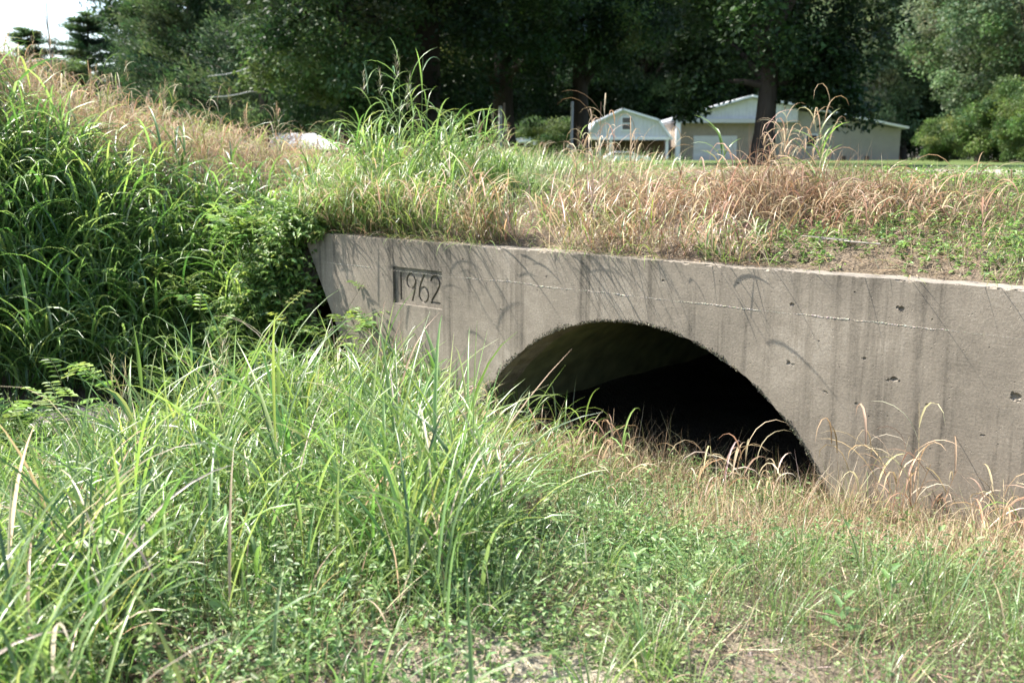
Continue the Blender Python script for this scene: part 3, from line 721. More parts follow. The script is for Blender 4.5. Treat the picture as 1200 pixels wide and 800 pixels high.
a = Acc()
s__ = U(.2, 9, 6000); u__ = -.16 + .16 * rng.random(6000) ** 1.6; m = rng.random(6000) < sm(.35, .7, vnoise(s__, u__ * 2, 1.7, 69)) * sm(.01, -.14, u__) ; s__, u__ = s__[m], u__[m]; n = len(s__)
x, y = xy(s__, u__); c = pick(n, [D_tan, D_brown, D_straw, (.12, .10, .08)], [2, 3, 1, 2])
blades(a, np.stack([x, y, U(1.303, 1.318, n)], -1), U(0, 6.283, n), U(.015, .09, n), U(.003, .008, n), U(1.3, 1.6, n), U(-.15, .2, n), c, c, 2, 0)
o = a.build('leaf_litter', M_dry); tag(o, 'bits of dead grass and leaf litter scattered on the wall top', 'leaf litter', kind='stuff')
a = Acc(); n = 420; x = rng.normal(.08, .45, n); y = rng.normal(2.95, .26, n); q_ = rng.random(n) ** 3 * .012 + .004; P = gpos(x, y); P[:, 2] += .008
for k in range(3):
    th_ = U(0, 6.283, n)
dirs = np.array([[1, 0, 0], [-1, 0, 0], [0, 1, 0], [0, -1, 0], [0, 0, .7], [0, 0, -.7]], float)
V = P[:, None] + dirs[None] * q_[:, None, None] * (1 + rng.uniform(-.35, .35, (n, 6, 1)))
i_ = (np.arange(n) * 6)[:, None]
F = np.stack([i_ + np.array(f) for f in ((0, 2, 4, 4), (2, 1, 4, 4), (1, 3, 4, 4), (3, 0, 4, 4))], 1)
V = np.concatenate([V, V[:, 4:5] + np.array([[[.001, .001, 0]]])], 1); i_ = (np.arange(n) * 7)[:, None]
F = np.stack([i_ + np.array(f) for f in ((0, 2, 6, 4), (2, 1, 4, 6), (1, 3, 6, 4), (3, 0, 4, 6))], 1)
a.add(V, F, np.repeat(jit(np.tile([.32, .29, .24], (n, 1)), .3)[:, None], 7, 1))
o = a.build('gravel', M_lichen, smooth=False); tag(o, 'small pale stones on the bare earth patch in the foreground', 'gravel', kind='stuff')

# stems leaning out over the wall, whose shadows streak its face
a = Acc()
t, q = bank_pts(3600, .1, 4.9, .01, .22, lambda t, q: (.12 + .3 * sm(2.6, 1.8, t) + .6 * sm(.42, .66, vnoise(t, q * 0, 2.1, 66))) * (1 - .62 * sm(1.8, 2.8, t)) * sm(5.0, 3.9, t) * .55)
n = len(t); out = math.atan2(n2[1], n2[0])
for m, pal, w_ in ((rng.random(n) > sm(1.0, 2.6, t) * .75, [G_mid, G_lite, G_yel, D_tan, D_straw], [2, 3, 1.5, 2, 1.2]), (None, [D_tan, D_straw, D_red, (.30, .22, .135), G_yel], [3, 2, 2, 3, .5])):
    if m is None: m = ~mm
    mm = m; k_ = m.sum()
    culms(a, bpos(t, q)[m], U(.18, .68, k_) * (1 - .3 * sm(2.5, 4.9, t[m])), out + rng.normal(-.35, .7, k_), U(.25, 1.05, k_), 4, (.10, .32), (.005, .013), pal, w_, droop=(.4, 2.2), lw_stem=.005)
o = a.build('leaning_grass', M_grass); tag(o, 'loose grass stems leaning out over the edge of the wall', 'grass', kind='stuff')

# tall broad bladed stalks standing out of the foreground grass
def stalk(name, loc, H, nl, LL, LW, pal, w, label, group, lean=.08, az=0., head=0, seed_n=1, mat=None, droop=(.3, 1.6), headc=None):
    a = Acc(); n = seed_n
    P = np.stack([rng.normal(0, .03, n), rng.normal(0, .03, n), np.zeros(n)], -1)
    culms(a, P, U(.85, 1, n) * H, az + rng.normal(0, .4, n), np.abs(rng.normal(lean, .04, n)), nl, LL, LW, pal, w, lw_stem=.008, droop=droop, head=head, headc=headc)
    o = a.build(name, mat or M_grass, loc=loc); return tag(o, label, 'grass stalk', group)
grp = 'tall stalks above the foreground grass'
for (px_x, yy, H, lab, nl) in [(-1.42, 4.6, .86, 'tallest broad green blade in front of the dark left bank', 4), (-1.26, 4.7, .90, 'tall green blade leaning left just right of the tallest one', 4),
                               (-1.05, 4.6, .72, 'broad green stalk with a long arching leaf in the middle of the tall grass', 5),
                               (-2.0, 5.0, .72, 'green stalk near the dark gully at left, second from the tallest', 4), (-.5, 5.4, .78, 'bright green stalk closest to the wall below the date panel', 5),
                               ]:
    stalk('grass_stalk', (px_x, yy, zlow(px_x, yy) - .01), H, nl, (.3, .55), (.02, .034), [G_mid, G_lite, (.10, .2, .05)], [3, 3, 2], lab, grp, az=random.uniform(0, 6), droop=(.05, .5) if H > .8 else (.2, 1.7))
# seed headed panicle grass at left
for (xx, yy, H, lab) in [(-2.35, 5.6, .85, 'thin seeding stalk with a feathery head before the left bank, leftmost of its kind'), (-1.95, 6.1, .80, 'pale branching seed head standing in the gap before the left bank'),
                         (-1.35, 6.6, .75, 'feathery seed head nearest the left end of the wall')]:
    stalk('seed_stalk', (xx, yy, zlow(xx, yy) - .01), H, 3, (.15, .3), (.006, .012), [(.18, .2, .08), (.2, .16, .09)], [2, 1], lab, 'seeding stalks before the left bank', head=1, headc=(.30, .27, .15), seed_n=2, lean=.12)

# dry curled stalks: by the arch and at the right of the wall
def drytuft(loc, n, H, label, green=0, spread=.08):
    n = int(n * 1.6); a = Acc(); P = np.stack([rng.normal(0, spread * 1.4, n), rng.normal(0, spread, n), np.zeros(n)], -1)
    culms(a, P, U(.5, 1.35, n) * H, U(0, 6.283, n), U(.05, .6, n), 4, (.16, .38), (.006, .013), [D_tan, D_straw, (.30, .2, .12), G_lite], [3, 2, 2, green], droop=(1.4, 3.6), low=.35, lw_stem=.006)
    o = a.build('dry_grass_tuft', M_dry, loc=loc); tag(o, label, 'grass tuft', 'dry curling tufts along the wall'); return o
def at_su(s, u):
    x, y = xy(s, u); return (x, y, zlow(x, y) - .01)
drytuft(at_su(5.66, .22), 9, .62, 'tall dry tuft with curling straw leaves against the right part of the wall')
drytuft(at_su(6.12, .34), 8, .42, 'lower dry tuft at the right edge of the wall, right of the tall one', .6, .12)
drytuft(at_su(4.05, .75), 6, .50, 'straw and green tuft standing in front of the middle of the dark opening', 2.2, .07)
drytuft(at_su(4.72, .40), 9, .45, 'dry tuft curling before the right foot of the arch', .8, .09)
drytuft(at_su(2.75, .55), 6, .52, 'bent straw tuft in front of the left end of the dark opening', 1.2, .06)
drytuft(at_su(3.55, .60), 6, .36, 'short straw tuft below the crown of the arch', 1.0, .1)
drytuft(btop(2.22, 1.4), 14, .62, 'rusty dry tuft on the embankment with stems arching over, in front of the white barn', 0, .14)
drytuft(btop(3.58, 2.4), 10, .55, 'dry curled tuft on the embankment before the big tree trunk', 0, .08)

# green blades on the embankment, right
for (t_, q_, H, lab) in [(3.85, 2.4, .5, 'green arching blades on the embankment right of the big tree trunk'), (2.87, 2.4, .42, 'green arching blades on the embankment left of the big tree trunk'),
                         (4.3, 1.3, .28, 'small upright green blades on the slope above the arch')]:
    stalk('grass_stalk', btop(t_, q_), H, 4, (.25, .42), (.014, .024), [G_mid, G_lite, G_yel], [3, 4, 1], lab, 'green stalks on the embankment', az=random.uniform(0, 6), seed_n=2, droop=(.6, 2.0))

# compound-leaved shrubs on the bank beside the wall's left end
def leafy(loc, n, H, spread, label, tall=1.0):
    root = empty('leafy_shrub', loc); tag(root, label, 'shrub', 'leafy shrubs on the left bank')
    a = Acc(); b = Acc()
    P = np.stack([rng.normal(0, spread, n), rng.normal(0, spread * .6, n), np.zeros(n)], -1)
    st = jit(np.tile([.11, .09, .05], (n, 1)))
    C = blades(b, P, np.arctan2(P[:, 1], P[:, 0]) + rng.normal(0, .7, n), U(.55, 1, n) * H, .010, U(.1, .7, n), U(.1, .7, n), st, st, 6, .3, stem=True)
    for k in range(9):
        f = 1.6 + 4.35 * rng.random(n); j = np.clip(f.astype(int), 0, 5); fr = (f - j)[:, None]
        q = C[np.arange(n), j] * (1 - fr) + C[np.arange(n), j + 1] * fr
        azr = U(0, 6.283, n); lr = U(.12, .26, n); lc = jit(np.tile([.12, .13, .05], (n, 1)))
        Rc = blades(b, q, azr, lr, .003, U(.6, 1.1, n), U(.3, 1.1, n), lc, lc, 5, 0, stem=True)
        cb = pick(n, [G_dark, G_mid, G_lite, (.17, .26, .05)], [1, 3, 4, 2])
        for i in range(1, 6):
            d0 = Rc[:, i] - Rc[:, i - 1]; d0 /= np.linalg.norm(d0, axis=1, keepdims=True)
            sd = np.stack([-np.sin(azr), np.cos(azr), np.zeros(n)], -1)
            for sg in (-1, 1):
                L = U(.05, .085, n)
                leaves(a, Rc[:, i], d0 * .6 + sd * sg + np.array([0, 0, -.25]), np.tile([0, 0, 1.], (n, 1)) + rng.normal(0, .25, (n, 3)), L, L * .34, cb * U(.85, 1.15, n)[:, None])
    b.build('stems', M_bark, root); a.build('foliage', M_weed, root)
    return root
leafy(btop(-.35, .12), 15, .62, .24, 'light green compound leaved shrub crowding the left end of the wall')
leafy(btop(-1.35, .55), 11, .70, .22, 'compound leaved shrub with drooping leaflets, left of the shrub at the wall end')
leafy(btop(-1.0, .02), 10, .8, .25, 'low compound leaved shrub above the dark gully')
leafy((-1.98, 8.82, zlow(-1.98, 8.82)), 20, 1.55, .22, 'leafy shrub growing up from the gully beside the slanted end of the wall')
leafy((-3.15, 6.3, zlow(-3.15, 6.3)), 7, .62, .18, 'shrubby leafy weed at the left edge before the dark gully')

# broad leaved weeds
def broad(loc, n, Lf, label, H=.16):
    a = Acc()
    az = np.arange(n) * 2.4; k = np.arange(n) / n
    P = np.stack([np.zeros(n), np.zeros(n), .03 + H * k], -1)
    d = np.stack([np.cos(az), np.sin(az), .25 + .5 * k], -1)
    blades(a, np.zeros((1, 3)), 0, H * 1.05, .006, .05, .05, np.array([[.12, .15, .06]]), np.array([[.12, .15, .06]]), 3, .3, stem=True)
    L = Lf * (1.1 - .5 * k)
    leaves(a, P, d, np.stack([-.4 * np.cos(az), -.4 * np.sin(az), np.ones(n)], -1), L, L * .36, jit(np.tile([.14, .235, .085], (n, 1)), .1), True, .15)
    o = a.build('broadleaf_weed', M_weed, loc=loc); return tag(o, label, 'weed', 'broad leaved weeds in the foreground')
for (x_, y_, lab) in [(.50, 3.75, 'pale broad leaved weed in the middle of the ground cover'), (.66, 3.35, 'broad leaved weed nearest the bare earth patch, right of it'), (.22, 3.9, 'small broad leaved weed by the edge of the tall grass'),
                      (1.25, 4.3, 'broad leaved weed below the right foot of the arch'), (1.15, 3.2, 'broad leaved weed low in the right foreground'), (.95, 3.9, 'broad leaved weed right of the pale one in the ground cover'), (1.45, 3.55, 'broad leaved weed nearest the right border')]:
    broad((x_, y_, zlow(x_, y_)), 11, .085, lab)
a = Acc(); n = 60; x = rng.normal(-1.45, .28, n); y = rng.normal(3.55, .28, n); P = gpos(x, y); P[:, 2] += U(.08, .3, n)
L = U(.05, .09, n)
leaves(a, P, rdir(n) * np.array([1, 1, .3]), np.tile([-.3, 0, 1.], (n, 1)) + rng.normal(0, .4, (n, 3)), L, L * .85, pick(n, [G_lite, (.17, .27, .09), G_mid], [3, 2, 2]), True, .12)
blades(a, gpos(x, y), U(0, 6.28, n), P[:, 2] - low_z(x, y), .003, .02, .05, np.array([.1, .14, .05]), np.array([.1, .14, .05]), 3, 0, stem=True)
o = a.build('vine', M_weed); tag(o, 'round leaved vine twining through grass in the left foreground', 'vine')

# rough slab in the gully
bm = bmesh.new(); bmesh.ops.create_cube(bm, size=1)
bmesh.ops.subdivide_edges(bm, edges=bm.edges[:], cuts=5, use_grid_fill=True)
for v in bm.verts:
    p = v.co; k = vnoise(p.x * 3 + p.z * 2, p.y * 3 + p.z, 1.7, 81) - .5
    v.co = Vector((p.x * .8 + k * .12, p.y * .5 + k * .08, p.z * .22 + k * .05 - .03 * abs(p.x)))
o = bm_obj('rock', bm, plain('rock', (.12, .105, .095), .9, .3, 9, .6)); o.location = (-3.6, 7.9, -.28); o.rotation_euler = (.1, .06, .15)
tag(o, 'long flat brownish rock lying in the shaded gully at left', 'rock')

# fallen twigs on the wall top
for (s, ln_, az_, lab) in [(5.15, .5, 2.6, 'long grey dead twig lying on the bank above the right part of the wall'), (4.75, .35, .5, 'short grey dead twig beside the longer one above the wall')]:
    a = Acc(); k = np.linspace(0, 1, 7); pts = np.stack([k * ln_, .03 * np.sin(k * 5), .012 + .03 * k], -1); tube(a, pts, .006 * (1 - .6 * k), (.38, .34, .29), 5)
    tube(a, np.stack([k * .2 + .4 * ln_, .2 * k, .03 + .03 * k], -1), .004 * (1 - .6 * k), (.38, .34, .29), 5)
    o = a.build('twig', M_bark); x_, y_, z_ = btop(s, .35); o.location = (x_, y_, z_ + .03); o.rotation_euler = (0, 0, az_); tag(o, lab, 'twig', 'dead twigs above the wall')

# ------------------------------------------------------------------ trees
LZ = 1.765
def crown(acc, zc, RX, RZ, ncl, per, cs_, leafL, pal, w, hollow=.55, flat=.7, droopy=.25, asp=.55):
    v = rdir(ncl); rad = hollow + (1 - hollow) * rng.random(ncl) ** .6
    cen = v * rad[:, None] * np.array([RX, RX, RZ]) * (.88 + .24 * rng.random((ncl, 1))); cen[:, 2] += zc
    N = ncl * per; sz = cs_ * U(.6, 1.35, ncl)
    off = rng.normal(0, 1, (ncl, per, 3)); off /= (np.linalg.norm(off, axis=2, keepdims=True) + .3) ; off *= rng.random((ncl, per, 1)) ** .45 * 1.25
    P = cen[:, None] + off * sz[:, None, None] * np.array([1, 1, flat])
    P[:, :, 2] -= droopy * (off[:, :, 0] ** 2 + off[:, :, 1] ** 2) * sz[:, None]
    P = P.reshape(-1, 3)
    cl = pick(ncl, pal, w)
    c = jit(np.repeat(cl, per, 0), .15)
    d = rdir(N) * np.array([1, 1, .6]) + np.array([0, 0, -.35])
    L = U(.7, 1.3, N) * leafL
    leaves(acc, P, d, rng.normal(0, .55, (N, 3)) + np.array([0, 0, .9]), L, L * asp, c, False)
    return cen
def trunk(acc, H, rad, cen, col, nlimb=14, lean=(0, 0)):
    k = np.linspace(0, 1, 12)
    pts = np.stack([lean[0] * k + .12 * np.sin(k * 5), lean[1] * k + .1 * np.sin(k * 4 + 1), -.15 + k * H], -1)
    rr = rad * (1 - .75 * k) * (1 + .55 * np.exp(-k * 22)); tube(acc, pts, rr, col, 11)
    idx = rng.choice(len(cen), min(nlimb, len(cen)), replace=False)
    for i in idx:
        e = cen[i]; z0 = np.clip(e[2] * U(.45, .8, 1)[0], H * .18, H * .92); kk = (z0 + .15) / H
        b0 = np.array([np.interp(kk, k, pts[:, 0]), np.interp(kk, k, pts[:, 1]), z0]); r0 = rad * (1 - .75 * kk) * .5
        q = np.linspace(0, 1, 7)[:, None]; mid = (b0 + e) / 2 + np.array([0, 0, .12 * np.linalg.norm(e - b0)])
        lp = b0 * (1 - q) ** 2 + mid * 2 * q * (1 - q) + e * q ** 2
        tube(acc, lp, r0 * (1 - .85 * q[:, 0]) + .008, col, 6)
T_dark, T_mid, T_lite, T_yel = (.014, .030, .010), (.024, .048, .015), (.045, .082, .026), (.085, .13, .038)
def tree(name, label, group, loc, H, rad, zc, RX, RZ, ncl, per, cs_, leafL, pal, w, cat='tree', bark=(.05, .04, .032), rz=0, **kw):
    lean = kw.pop('lean', (0, 0)); nl = kw.pop('nlimb', 16); hang = kw.pop('hang', [])
    root = empty(name, loc, rz); tag(root, label, cat, group)
    a = Acc(); cen = crown(a, zc, RX, RZ, ncl, per, cs_, leafL, pal, w, **kw)
    for (hx_, hy_, hz_, hr_, hzr_, hn_) in hang:
        e = Acc(); ce_ = crown(e, hz_, hr_, hzr_, hn_, per, cs_ * .7, leafL, pal, w, **kw)
        for V_, F_, C_ in zip(e.V, e.F, e.C): a.add(V_ + np.array([hx_, hy_, 0]), F_, C_)
        cen = np.concatenate([cen, (ce_ + np.array([hx_, hy_, 0]))[:6]])
    b = Acc(); trunk(b, H, rad, cen, bark, nl, lean)
    b.build('trunk', M_bark, root); a.build('crown', M_tree, root)
    return root
def at(px, D): return ((px - 600) / 1153 * D, D, LZ)

BP = ([T_dark, T_mid, T_lite, T_yel], [3, 4, 2.5, .6])
big = tree('shade_tree', 'big dark shade tree with a thick trunk in front of the tan house', 'shade trees on the lawn', at(888, 26), 11, .27, 6.9, 3.5, 4.9, 170, 420, .85, .15, *BP, hollow=.35, droopy=.35, hang=[(1.65, -.3, 1.9, .75, 1.4, 14), (-1.9, .2, 2.2, .6, 1.0, 8)])
t2 = tree('shade_tree', 'dark shade tree with the thickest trunk, behind the green grass clump', 'shade trees on the lawn', at(500, 30), 13, .46, 7.6, 5.4, 5.9, 200, 420, 1.0, .16, *BP, hollow=.35)
dup(t2, at(594, 38), 2.2, (.95, .95, 1.0), 'dark shade tree behind the two pale posts, left of the white carport', 'shade trees on the lawn')
dup(t2, at(677, 38), 4.0, (.72, .72, 1.15), 'dark shade tree between the white carport and the white barn', 'shade trees on the lawn')
dup(t2, at(748, 97), 5.3, (1.5, 1.5, 1.4), 'dark tree rising straight behind the white barn', 'shade trees on the lawn')
lt = tree('shade_tree', 'lighter broadleaf tree with glossy sunlit leaves left of the thickest trunk', 'shade trees on the lawn', at(405, 27), 10, .14, 5.4, 3.0, 4.4, 120, 420, .8, .14, [T_mid, T_lite, T_yel, (.08, .12, .05)], [2, 4, 2, 2], hollow=.4)

# cedars
def cedar(name, label, loc, H, RB, n, rz=0):
    root = empty(name, loc, rz); tag(root, label, 'cedar', 'cedars on the left')
    a = Acc(); b = Acc()
    k = np.linspace(0, 1, 10); tube(b, np.stack([.05 * np.sin(k * 4), .05 * np.cos(k * 5), -.1 + k * H * .97], -1), .17 * (1 - .92 * k), (.10, .075, .055), 8)
    nb = 170; z = .05 + .93 * rng.random(nb) ** 1.15; az = U(0, 6.283, nb)
    Rz = RB * 1.12 * (1 - z) ** .95 * U(.45, 1.25, nb) + .1
    per = n // nb
    cl = pick(nb, [(.026, .050, .022), (.05, .085, .035), (.085, .125, .048)], [3, 4, 3])
    f = rng.random((nb, per)) ** .6
    px_ = np.cos(az)[:, None] * Rz[:, None] * f; py_ = np.sin(az)[:, None] * Rz[:, None] * f
    pz = (z * H)[:, None] + Rz[:, None] * f * .35
    sp = (.05 + .20 * f) * (1 - .62 * z[:, None])
    P = np.stack([px_, py_, pz], -1) + rng.normal(0, 1, (nb, per, 3)) * sp[..., None] * np.array([.9, .9, .8])
    N = nb * per; d = np.stack([np.cos(az), np.sin(az), np.full(nb, .7)], -1); d = np.repeat(d, per, 0) + rng.normal(0, .55, (N, 3))
    L = U(.10, .22, N); leaves(a, P.reshape(-1, 3), d, rdir(N), L, L * .26, jit(np.repeat(cl, per, 0), .15), False)
    for i in range(0, nb, 3):
        q = np.linspace(0, 1, 5); tube(b, np.stack([np.cos(az[i]) * Rz[i] * q, np.sin(az[i]) * Rz[i] * q, z[i] * H + Rz[i] * q * .35], -1), .03 * (1 - .8 * q), (.10, .075, .055), 4)
    b.build('trunk', M_bark, root); a.build('crown', M_tree, root); return root
cd = cedar('cedar_tree', 'tall feathery cedar forming the left edge of the trees against the sky', at(190, 44), 9.6, 2.4, 42000)
dup(cd, at(235, 40), 1.3, (1.15, 1.15, 1.12), 'tall dark cedar behind the reddish grass, second from the sky', 'cedars on the left')
cl_ = dup(cd, at(318, 36), 2.7, (1.1, 1.1, 1.12), 'broad pale green cedar behind the low white shed', 'cedars on the left')
dup(cd, at(122, 52), 4.1, (1.9, 1.9, .78), 'shorter cedar stepping down toward the open sky', 'cedars on the left')
dup(cd, at(275, 50), 5.1, (1.2, 1.2, 1.25), 'cedar standing behind the gap between the two front cedars', 'cedars on the left')
dup(cd, at(380, 46), .4, (1.2, 1.2, 1.2), 'dark cedar behind the lighter broadleaf tree', 'cedars on the left')
dup(cd, at(54, 62), 2.2, (1.9, 1.9, .84), 'pointed small cedar rising alone out of the seeding grass at far left', 'cedars on the left')
dup(cd, at(88, 72), 1.0, (3.2, 3.2, .72), 'low wide cedar far off, filling the gap left of the tall feathery cedar', 'cedars on the left')
dup(cd, at(14, 66), 3.3, (2.6, 2.6, .72), 'squat dark cedar at the left border of the photo', 'cedars on the left')

for z0_, z1_ in ((3.25, 2.75), (2.45, 2.1)):                              # two bleached dead limbs on the broad cedar
    a = Acc(); k = np.linspace(0, 1, 8); w0 = np.array(at(318, 36)); wm = np.array(at(300, 33.2)); w1 = np.array(at(255, 32.6)); k = np.linspace(0, 1, 13)
    p_ = np.stack([np.interp(k, [0, .4, 1], [w0[c_], wm[c_], w1[c_]]) for c_ in range(3)], -1); p_[:, 2] = LZ + z0_ + (z1_ - z0_) * k + .03 * np.sin(k * 7)
    tube(a, p_, .035 * (1 - .5 * k), (.5, .49, .48), 6)
    o = a.build('dead_limb', M_bark, cl_); o['label'] = 'pale bare dead limb'
    o.matrix_parent_inverse = Matrix.LocRotScale(cl_.location, cl_.rotation_euler, cl_.scale).inverted()

# dead sapling
a = Acc(); k = np.linspace(0, 1, 8)
tube(a, np.stack([.05 * k, 0 * k, 6.2 * k], -1), .05 * (1 - .8 * k) + .006, (.22, .18, .15), 6)
for (z0, dx, dz) in ((3.9, .45, 1.6), (4.4, -.25, 1.0), (4.2, .7, -.5), (4.9, -.2, 1.5), (3.3, -.5, .7)):
    tube(a, np.stack([.04 + dx * k, .1 * k, z0 + dz * k], -1), .022 * (1 - .8 * k) + .004, (.22, .18, .15), 5)
o = a.build('bare_sapling', M_bark, loc=at(77, 40)); tag(o, 'bare dead sapling against the pale sky between two cedars', 'sapling')

# woods: right hand sunlit edge and the dark wood behind the houses
wt = tree('woodland_tree', 'sunlit grey green tree at the edge of the wood right of the tan house', 'trees of the right wood edge', at(1142, 60), 15, .3, 8.4, 4.6, 7.2, 170, 330, 1.15, .22, [(.06, .095, .042), (.10, .145, .068), (.15, .195, .095)], [3, 4, 2.5], hollow=.45, droopy=.3)
for (px_, D, rz, s_, lab) in [(1185, 50, 1.0, (.9, .9, .95), 'tree at the right border of the photo with sky showing near its top'), (1050, 96, 2.4, (1.1, 1.1, 1.1), 'pale tree rising straight behind the right corner of the tan house'),
                              (1165, 72, 3.9, (1.2, 1.2, 1.2), 'tall tree standing behind the gap of the right wood edge'), (1000, 92, 5.0, (1.2, 1.2, 1.25), 'far tree seen just right of the big shade tree'),
                              (1215, 66, .2, (1.1, 1.1, 1.15), 'back tree half outside the right border')]:
    dup(wt, at(px_, D), rz, s_, lab, 'trees of the right wood edge')
sh = tree('bush', 'yellowish green rounded bush at the foot of the right wood', 'bushes at the wood edge', at(1165, 44), 3.4, .06, 2.0, 2.0, 1.9, 70, 330, .55, .13, [(.065, .105, .03), (.10, .145, .04), T_lite], [3, 3, 2], cat='bush', hollow=.5)
for (px_, D, rz, s_, lab) in [(1104, 56, 1.2, (.9, .9, .65), 'low bush beside the right corner of the tan house'), (1200, 40, 2.9, (.7, .7, .75), 'bush at the right border above the lawn'), (540, 40, 4, (.6, .6, .55), 'grey green bush behind the green grass clump, right of the thickest trunk'),
                              (640, 46, 5, (.8, .8, .55), 'bush behind the white carport')]:
    dup(sh, at(px_, D), rz, s_, lab, 'bushes at the wood edge')
fw = tree('woodland_tree', 'dark tree of the far wood behind the lawn and houses', 'trees of the far wood', at(430, 96), 19, .3, 10.0, 6.0, 9.6, 170, 240, 1.6, .36, [T_dark, T_mid, T_lite], [4, 3, 1.4], hollow=.45)
for i, px_ in enumerate(range(215, 1120, 36)):
    if px_ == 431: continue
    D = (98, 108, 118)[i % 3]; k = random.uniform(.85, 1.15)
    dup(fw, at(px_ + random.uniform(-8, 8), D), random.uniform(0, 6), (k, k, k * random.uniform(.95, 1.15)), None, 'trees of the far wood')

# ------------------------------------------------------------------ buildings
M_white = plain('white_siding', (.54, .54, .55), .6, .06, 3, .0, .3, stripes=('X', 1.1))
M_wtrim = plain('white_trim', (.74, .74, .74), .5, .04)
M_metal = plain('pale_metal_roof', (.72, .73, .74), .45, .06, 4, .2, .5)
M_tan = plain('tan_siding', (.27, .225, .18), .75, .08, 3, 0, .2, stripes=('X', 1.3))
M_beige = plain('beige_wall', (.30, .28, .245), .8, .05, 2)
M_brownw = plain('brown_wall', (.12, .085, .06), .85, .2, 4)
M_glass = plain('dark_glass', (.02, .025, .03), .08, .1, 2, 0, .6)
M_door = plain('garage_door', (.50, .49, .48), .55, .05, 3, 0, .3, stripes=('Z', .5))
M_asph = plain('grey_shingle', (.30, .30, .31), .85, .15, 9, .3)
M_car = plain('white_paint', (.75, .76, .78), .3, .03, 3, 0, .6)
M_rub = plain('rubber', (.02, .02, .02), .8)
M_tank = plain('tank_paint', (.30, .34, .38), .5, .1)

def poly(bm, pts, y0, y1): prism(bm, pts, y0, y1)
# gambrel barn, front faces the camera
D = 80; S_ = D / 1153
barn = empty('barn', at(733, D)); tag(barn, 'small white gambrel roofed barn with one window and an open porch below', 'barn')
gp = [(-3.05, 1.55), (-2.35, 2.55), (-.45, 3.35), (1.75, 2.75), (3.05, 1.55)]
gp = [(-3.05, 1.45), (-2.3, 2.45), (-.42, 3.30), (2.1, 2.6), (3.05, 1.40)]
bm = bmesh.new(); prism(bm, gp, .0, 7); bm_obj('upper_wall', bm, M_white, barn)
bm = bmesh.new()
for (p, q) in zip(gp[:-1], gp[1:]):
    p, q = np.array(p), np.array(q); t_ = (q - p) / np.linalg.norm(q - p); n_ = np.array([-t_[1], t_[0]])
    prism(bm, [tuple(p - t_ * .06 + n_ * .005), tuple(q + t_ * .06 + n_ * .005), tuple(q + t_ * .06 + n_ * .13), tuple(p - t_ * .06 + n_ * .13)], -.35, 7.2)
bm_obj('roof', bm, M_metal, barn)
bm = bmesh.new(); box(bm, -2.9, 2.9, 2.2, 6.9, -.2, 1.4); bm_obj('lower_wall', bm, M_brownw, barn)
bm = bmesh.new(); box(bm, -3.0, 3.0, -.12, -.004, 1.36, 1.56); bm_obj('fascia', bm, M_wtrim, barn)
for xx in (-2.85, -2.0, -1.2, 2.8):
    bm = bmesh.new(); box(bm, xx - .09, xx + .09, .0, .18, -.2, 1.36); bm_obj('post', bm, M_wtrim, barn)
bm = bmesh.new(); box(bm, -.5, .28, -.06, -.003, 1.95, 2.9); w_ = bm_obj('window', bm, M_wtrim, barn)
for z0 in (2.05, 2.48):
    bm = bmesh.new(); box(bm, -.42, .2, -.09, -.062, z0, z0 + .34); bm_obj('pane', bm, M_glass, w_)
barn.scale = (1.12, 1, 1.18)
# white metal shed
shed = empty('metal_shed', at(795, 84)); tag(shed, 'white metal shed with a shiny low roof between barn and tan house', 'shed')
bm = bmesh.new(); box(bm, -2.6, 2.2, 0, 6, -.2, 1.95); bm_obj('wall', bm, M_white, shed)
bm = bmesh.new(); v = [bm.verts.new(p) for p in ((-2.8, -.4, 1.96), (2.4, -.4, 1.96), (2.4, 6.2, 3.2), (-2.8, 6.2, 3.2), (-2.8, -.4, 2.06), (2.4, -.4, 2.06), (2.4, 6.2, 3.3), (-2.8, 6.2, 3.3))]
for f in ((0, 1, 2, 3), (4, 7, 6, 5), (0, 4, 5, 1), (1, 5, 6, 2), (2, 6, 7, 3), (3, 7, 4, 0)): bm.faces.new([v[i] for i in f])
bm_obj('roof', bm, M_metal, shed)
# tan house with garage
hx = at(880, 80)
house = empty('house', hx); tag(house, 'long tan house with a white garage door, pale gable and low sloping roof', 'house')
gl, gr_, ap = -6.2, 1.15, -.15
bm = bmesh.new(); prism(bm, [(gl, -.2), (1.0, -.2), (1.0, 3.0), (gl, 3.0)], 1.2, 12); bm_obj('garage_wall', bm, M_tan, house)
bm = bmesh.new(); prism(bm, [(gl - .15, 3.02), (gl + .1, 3.3), (-.3, 4.9), (3.5, 4.15), (3.5, 3.02)], .9, 12); bm_obj('gable', bm, M_white, house)
bm = bmesh.new(); box(bm, gl - .2, 1.5, .55, .895, 2.95, 3.28); bm_obj('eave_beam', bm, plain('grey_trim', (.45, .45, .45), .6, .05), house)
for xx in (gl + .1, .95):
    bm = bmesh.new(); box(bm, xx - .18, xx + .18, .6, .9, -.2, 2.95); bm_obj('post', bm, M_wtrim, house)
bm = bmesh.new(); box(bm, -4.75, -1.25, 1.12, 1.197, -.2, 1.95); bm_obj('garage_door', bm, M_door, house)
bm = bmesh.new(); prism(bm, [(1.5, -.2), (12.0, -.2), (12.0, 2.45), (3.5, 3.98), (1.5, 3.98)], 1.3, 12); bm_obj('side_wall', bm, M_beige, house)
bm = bmesh.new()
for p, q in (((gl - .5, 3.12), (-.3, 4.95)), ((-.3, 4.95), (12.3, 2.48))):
    p, q = np.array(p), np.array(q); t_ = (q - p) / np.linalg.norm(q - p); n_ = np.array([-t_[1], t_[0]])
    prism(bm, [tuple(p + n_ * .01), tuple(q + n_ * .01), tuple(q + n_ * .17), tuple(p + n_ * .17)], .45, 12.3)
